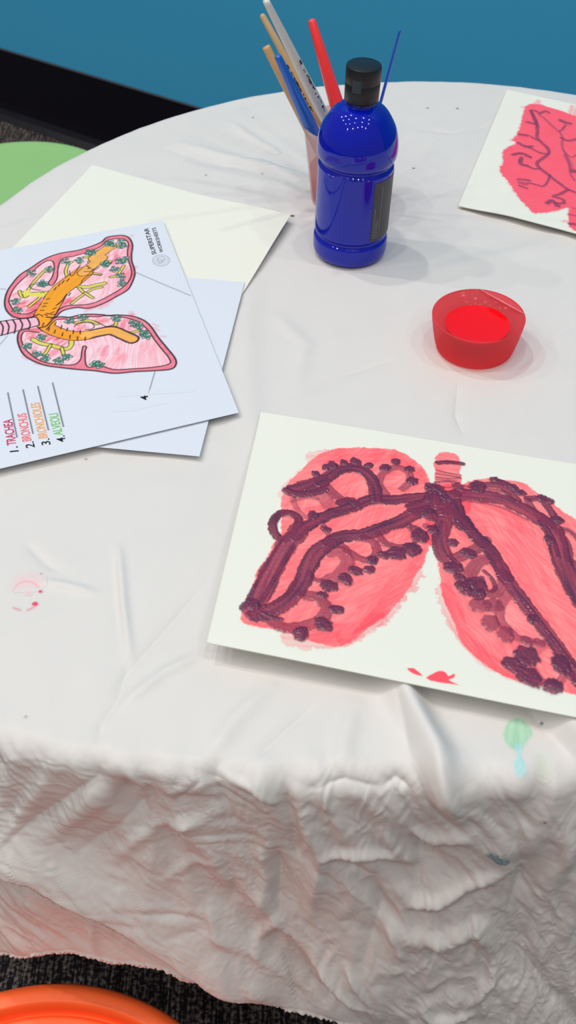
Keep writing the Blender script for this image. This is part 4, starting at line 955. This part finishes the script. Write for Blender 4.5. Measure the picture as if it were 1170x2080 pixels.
# ------------------------------------------------------------------ stools
def stool(label, c, z, r, col, ringed):
    s = thing('stool', label, 'stool', (c[0], c[1], -TH), 'low round plastic stools around the table')
    m = simple('plastic_%d_%d_%d' % col, col, .42, .35)
    zt = z
    if ringed:
        pr = [(0, -.0100), (.090, -.0095), (.108, -.0088), (.1195, -.0070), (.1235, -.0075), (.1255, -.0120), (.1275, -.0115), (.1290, -.0040), (.1305, -.0006), (.1325, -.0001), (r-.008, 0), (r-.005, -.0012), (r-.0020, -.0040), (r, -.009), (r-.001, -.016), (r-.005, -.024), (r-.02, -.028), (0, -.028)]
    else:
        pr = [(0, -.003), (.10, -.002), (r-.012, 0), (r-.004, -.001), (r-.001, -.004), (r, -.009), (r-.001, -.018), (r-.005, -.024), (r-.02, -.027), (0, -.027)]
    v, f = lathe((c[0], c[1], z), smooth_prof(pr, 4), 160); mesh_obj('seat', v, f, m, parent=s)
    v, f = lathe((c[0], c[1], -TH), smooth_prof([(.040, .30-.028+z+.25), (.038, .2), (.050, .10), (.080, .05), (.098, .03)], 6), 64); mesh_obj('pedestal', v, f, m, parent=s)
    v, f = lathe((c[0], c[1], -TH), smooth_prof([(0, .001), (.085, .001), (.102, .006), (.106, .014), (.104, .026), (.096, .032), (0, .034)], 4), 96); mesh_obj('base', v, f, simple('base_rubber', (40, 40, 42), .7), parent=s)
    return s
stool('bright orange round stool with raised rim, at the lower left', (-0.1542, 0.1402), -.25, .1452, (255, 104, 48), True)
stool('light green round stool beyond the left side of the table', (-0.3688, 1.3318), -.25, .1438, (148, 196, 124), False)

# ------------------------------------------------------------------ room
A = G(0, 240, -TH)[:2]; B = G(175, 298, -TH)[:2]; wd = (B-A)/np.linalg.norm(B-A)
wn = np.array([wd[1], -wd[0]]);  wn = wn if wn@(-A) > 0 else -wn       # towards the camera
def struct(o): o['kind'] = 'structure'; return o
A0 = A-wd*2.6; B0 = A+wd*4.2
wall_base = -wn*0.012
# carpet
m, N, Lk, Bn = new_mat('dark_carpet'); tc = N.new('ShaderNodeTexCoord'); mp = N.new('ShaderNodeMapping'); mp.inputs['Scale'].default_value = (420, 26, 1); mp.inputs['Rotation'].default_value = (0, 0, .25)
nz = N.new('ShaderNodeTexNoise'); nz.inputs['Scale'].default_value = 1; nz.inputs['Detail'].default_value = 3
nz2 = N.new('ShaderNodeTexNoise'); nz2.inputs['Scale'].default_value = 260
Lk.new(tc.outputs['Object'], mp.inputs['Vector']); Lk.new(mp.outputs['Vector'], nz.inputs['Vector']); Lk.new(tc.outputs['Object'], nz2.inputs['Vector'])
mu = N.new('ShaderNodeMath'); mu.operation = 'MULTIPLY'; Lk.new(nz.outputs['Fac'], mu.inputs[0]); Lk.new(nz2.outputs['Fac'], mu.inputs[1])
cr = N.new('ShaderNodeValToRGB'); cr.color_ramp.elements[0].position = .22; cr.color_ramp.elements[0].color = L4((30, 27, 31)); cr.color_ramp.elements[1].position = .46; cr.color_ramp.elements[1].color = L4((150, 138, 132))
Lk.new(mu.outputs[0], cr.inputs[0]); Lk.new(cr.outputs[0], Bn.inputs['Base Color']); Bn.inputs['Roughness'].default_value = .95; Bn.inputs['Specular IOR Level'].default_value = .1
bp = N.new('ShaderNodeBump'); bp.inputs['Strength'].default_value = .5; bp.inputs['Distance'].default_value = .003; Lk.new(mu.outputs[0], bp.inputs['Height']); Lk.new(bp.outputs['Normal'], Bn.inputs['Normal'])
n = 2
fl = np.array([[*(A0), -TH], [*(B0), -TH], [*(B0+wn*4.5), -TH], [*(A0+wn*4.5), -TH]]); fb = fl.copy(); fb[:, 2] -= .03
struct(mesh_obj('floor', np.vstack([fl, fb]), [(0, 3, 2, 1), (4, 5, 6, 7), (0, 1, 5, 4), (1, 2, 6, 5), (2, 3, 7, 6), (3, 0, 4, 7)], m, loc=(0, 0, -TH), smooth=False))
M_wall = simple('blue_wall_paint', (66, 168, 216), .42, .4, noise=.015, nscale=3, bump=.05, bscale=60)
def prism(prof, nm, mat, z0=-TH):
    """prof: list of (distance from wall plane towards room, height)"""
    k = len(prof); V = []
    for E_ in (A0, B0):
        for d_, h_ in prof: V.append((*(E_+wn*d_), z0+h_))
    F = [tuple(range(k)), tuple(range(2*k-1, k-1, -1))]+[(i, i+k, (i+1) % k+k, (i+1) % k) for i in range(k)]
    o = mesh_obj(nm, np.array(V), F, mat, smooth=False); return struct(o)
prism([(-.112, 0), (-.012, 0), (-.012, 2.9), (-.112, 2.9)], 'wall_back', M_wall)
M_bb = simple('black_vinyl_base', (14, 13, 24), .30, .35)
bh = .1475
pts = [(-.012, 0), (.008, 0), (.0085, .0012), (.006, .0035), (-.001, .010), (-.006, .020), (-.008, .035), (-.008, bh-.002), (-.0085, bh), (-.012, bh)]
bb = prism(pts, 'baseboard_back', M_bb)
# rounded lip of the vinyl base; its paler grey is a painted-in ledge highlight
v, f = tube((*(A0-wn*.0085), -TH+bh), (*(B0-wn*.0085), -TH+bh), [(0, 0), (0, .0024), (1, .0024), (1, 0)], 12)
mesh_obj('lip', v, f, simple('lip_highlight_grey', (60, 62, 70), .22, .6), parent=bb)

# ------------------------------------------------------------------ lights of the hall
def lamp(x, y, z, e, size, c=(1, .972, .935)):
    d = bpy.data.lights.new('ceiling_lamp', 'AREA'); d.shape = 'DISK'; d.size = size; d.energy = e; d.color = c
    o = bpy.data.objects.new('ceiling_lamp', d); bpy.context.scene.collection.objects.link(o); o.location = (x, y, z+TH)
    return o
HL = 3.6
for i, x in enumerate((-3.4, -2.0, -.7, .6, 1.9)):
    for j, y in enumerate((-2.6, -1.1, .3, 1.5)):
        X = x+.25*math.sin(j*3+i); Y = y+.2*math.cos(i*2.3)
        if (np.array([X, Y])-A)@wn < .25: continue
        lamp(X, Y, HL, (34, 24, 34, 68)[j], .12)
w = bpy.data.worlds.new('hall_ambient'); bpy.context.scene.world = w; w.use_nodes = True
bg = w.node_tree.nodes['Background']; bg.inputs[0].default_value = (1.0, .975, .955, 1); bg.inputs[1].default_value = .62

# ------------------------------------------------------------------ camera
cd = bpy.data.cameras.new('camera'); cam = bpy.data.objects.new('camera', cd); bpy.context.scene.collection.objects.link(cam)
cd.sensor_fit = 'VERTICAL'; cd.sensor_height = 36; cd.sensor_width = 36; cd.lens = F_PX/2080*36; cd.clip_start = .01
Mx = Matrix((RT, UP, -fw)).transposed().to_4x4(); Mx.translation = Vector((0, 0, CAM_H+TH)); cam.matrix_world = Mx
sc = bpy.context.scene; sc.camera = cam
cd.dof.use_dof = True; cd.dof.focus_distance = .78; cd.dof.aperture_fstop = 14
sc.view_settings.view_transform = 'Standard'; sc.view_settings.look = 'None'; sc.view_settings.gamma = 1; sc.view_settings.use_curve_mapping = False
sc.view_settings.exposure = -1.47
for o in bpy.data.objects:
    if '_b' in o: del o['_b']
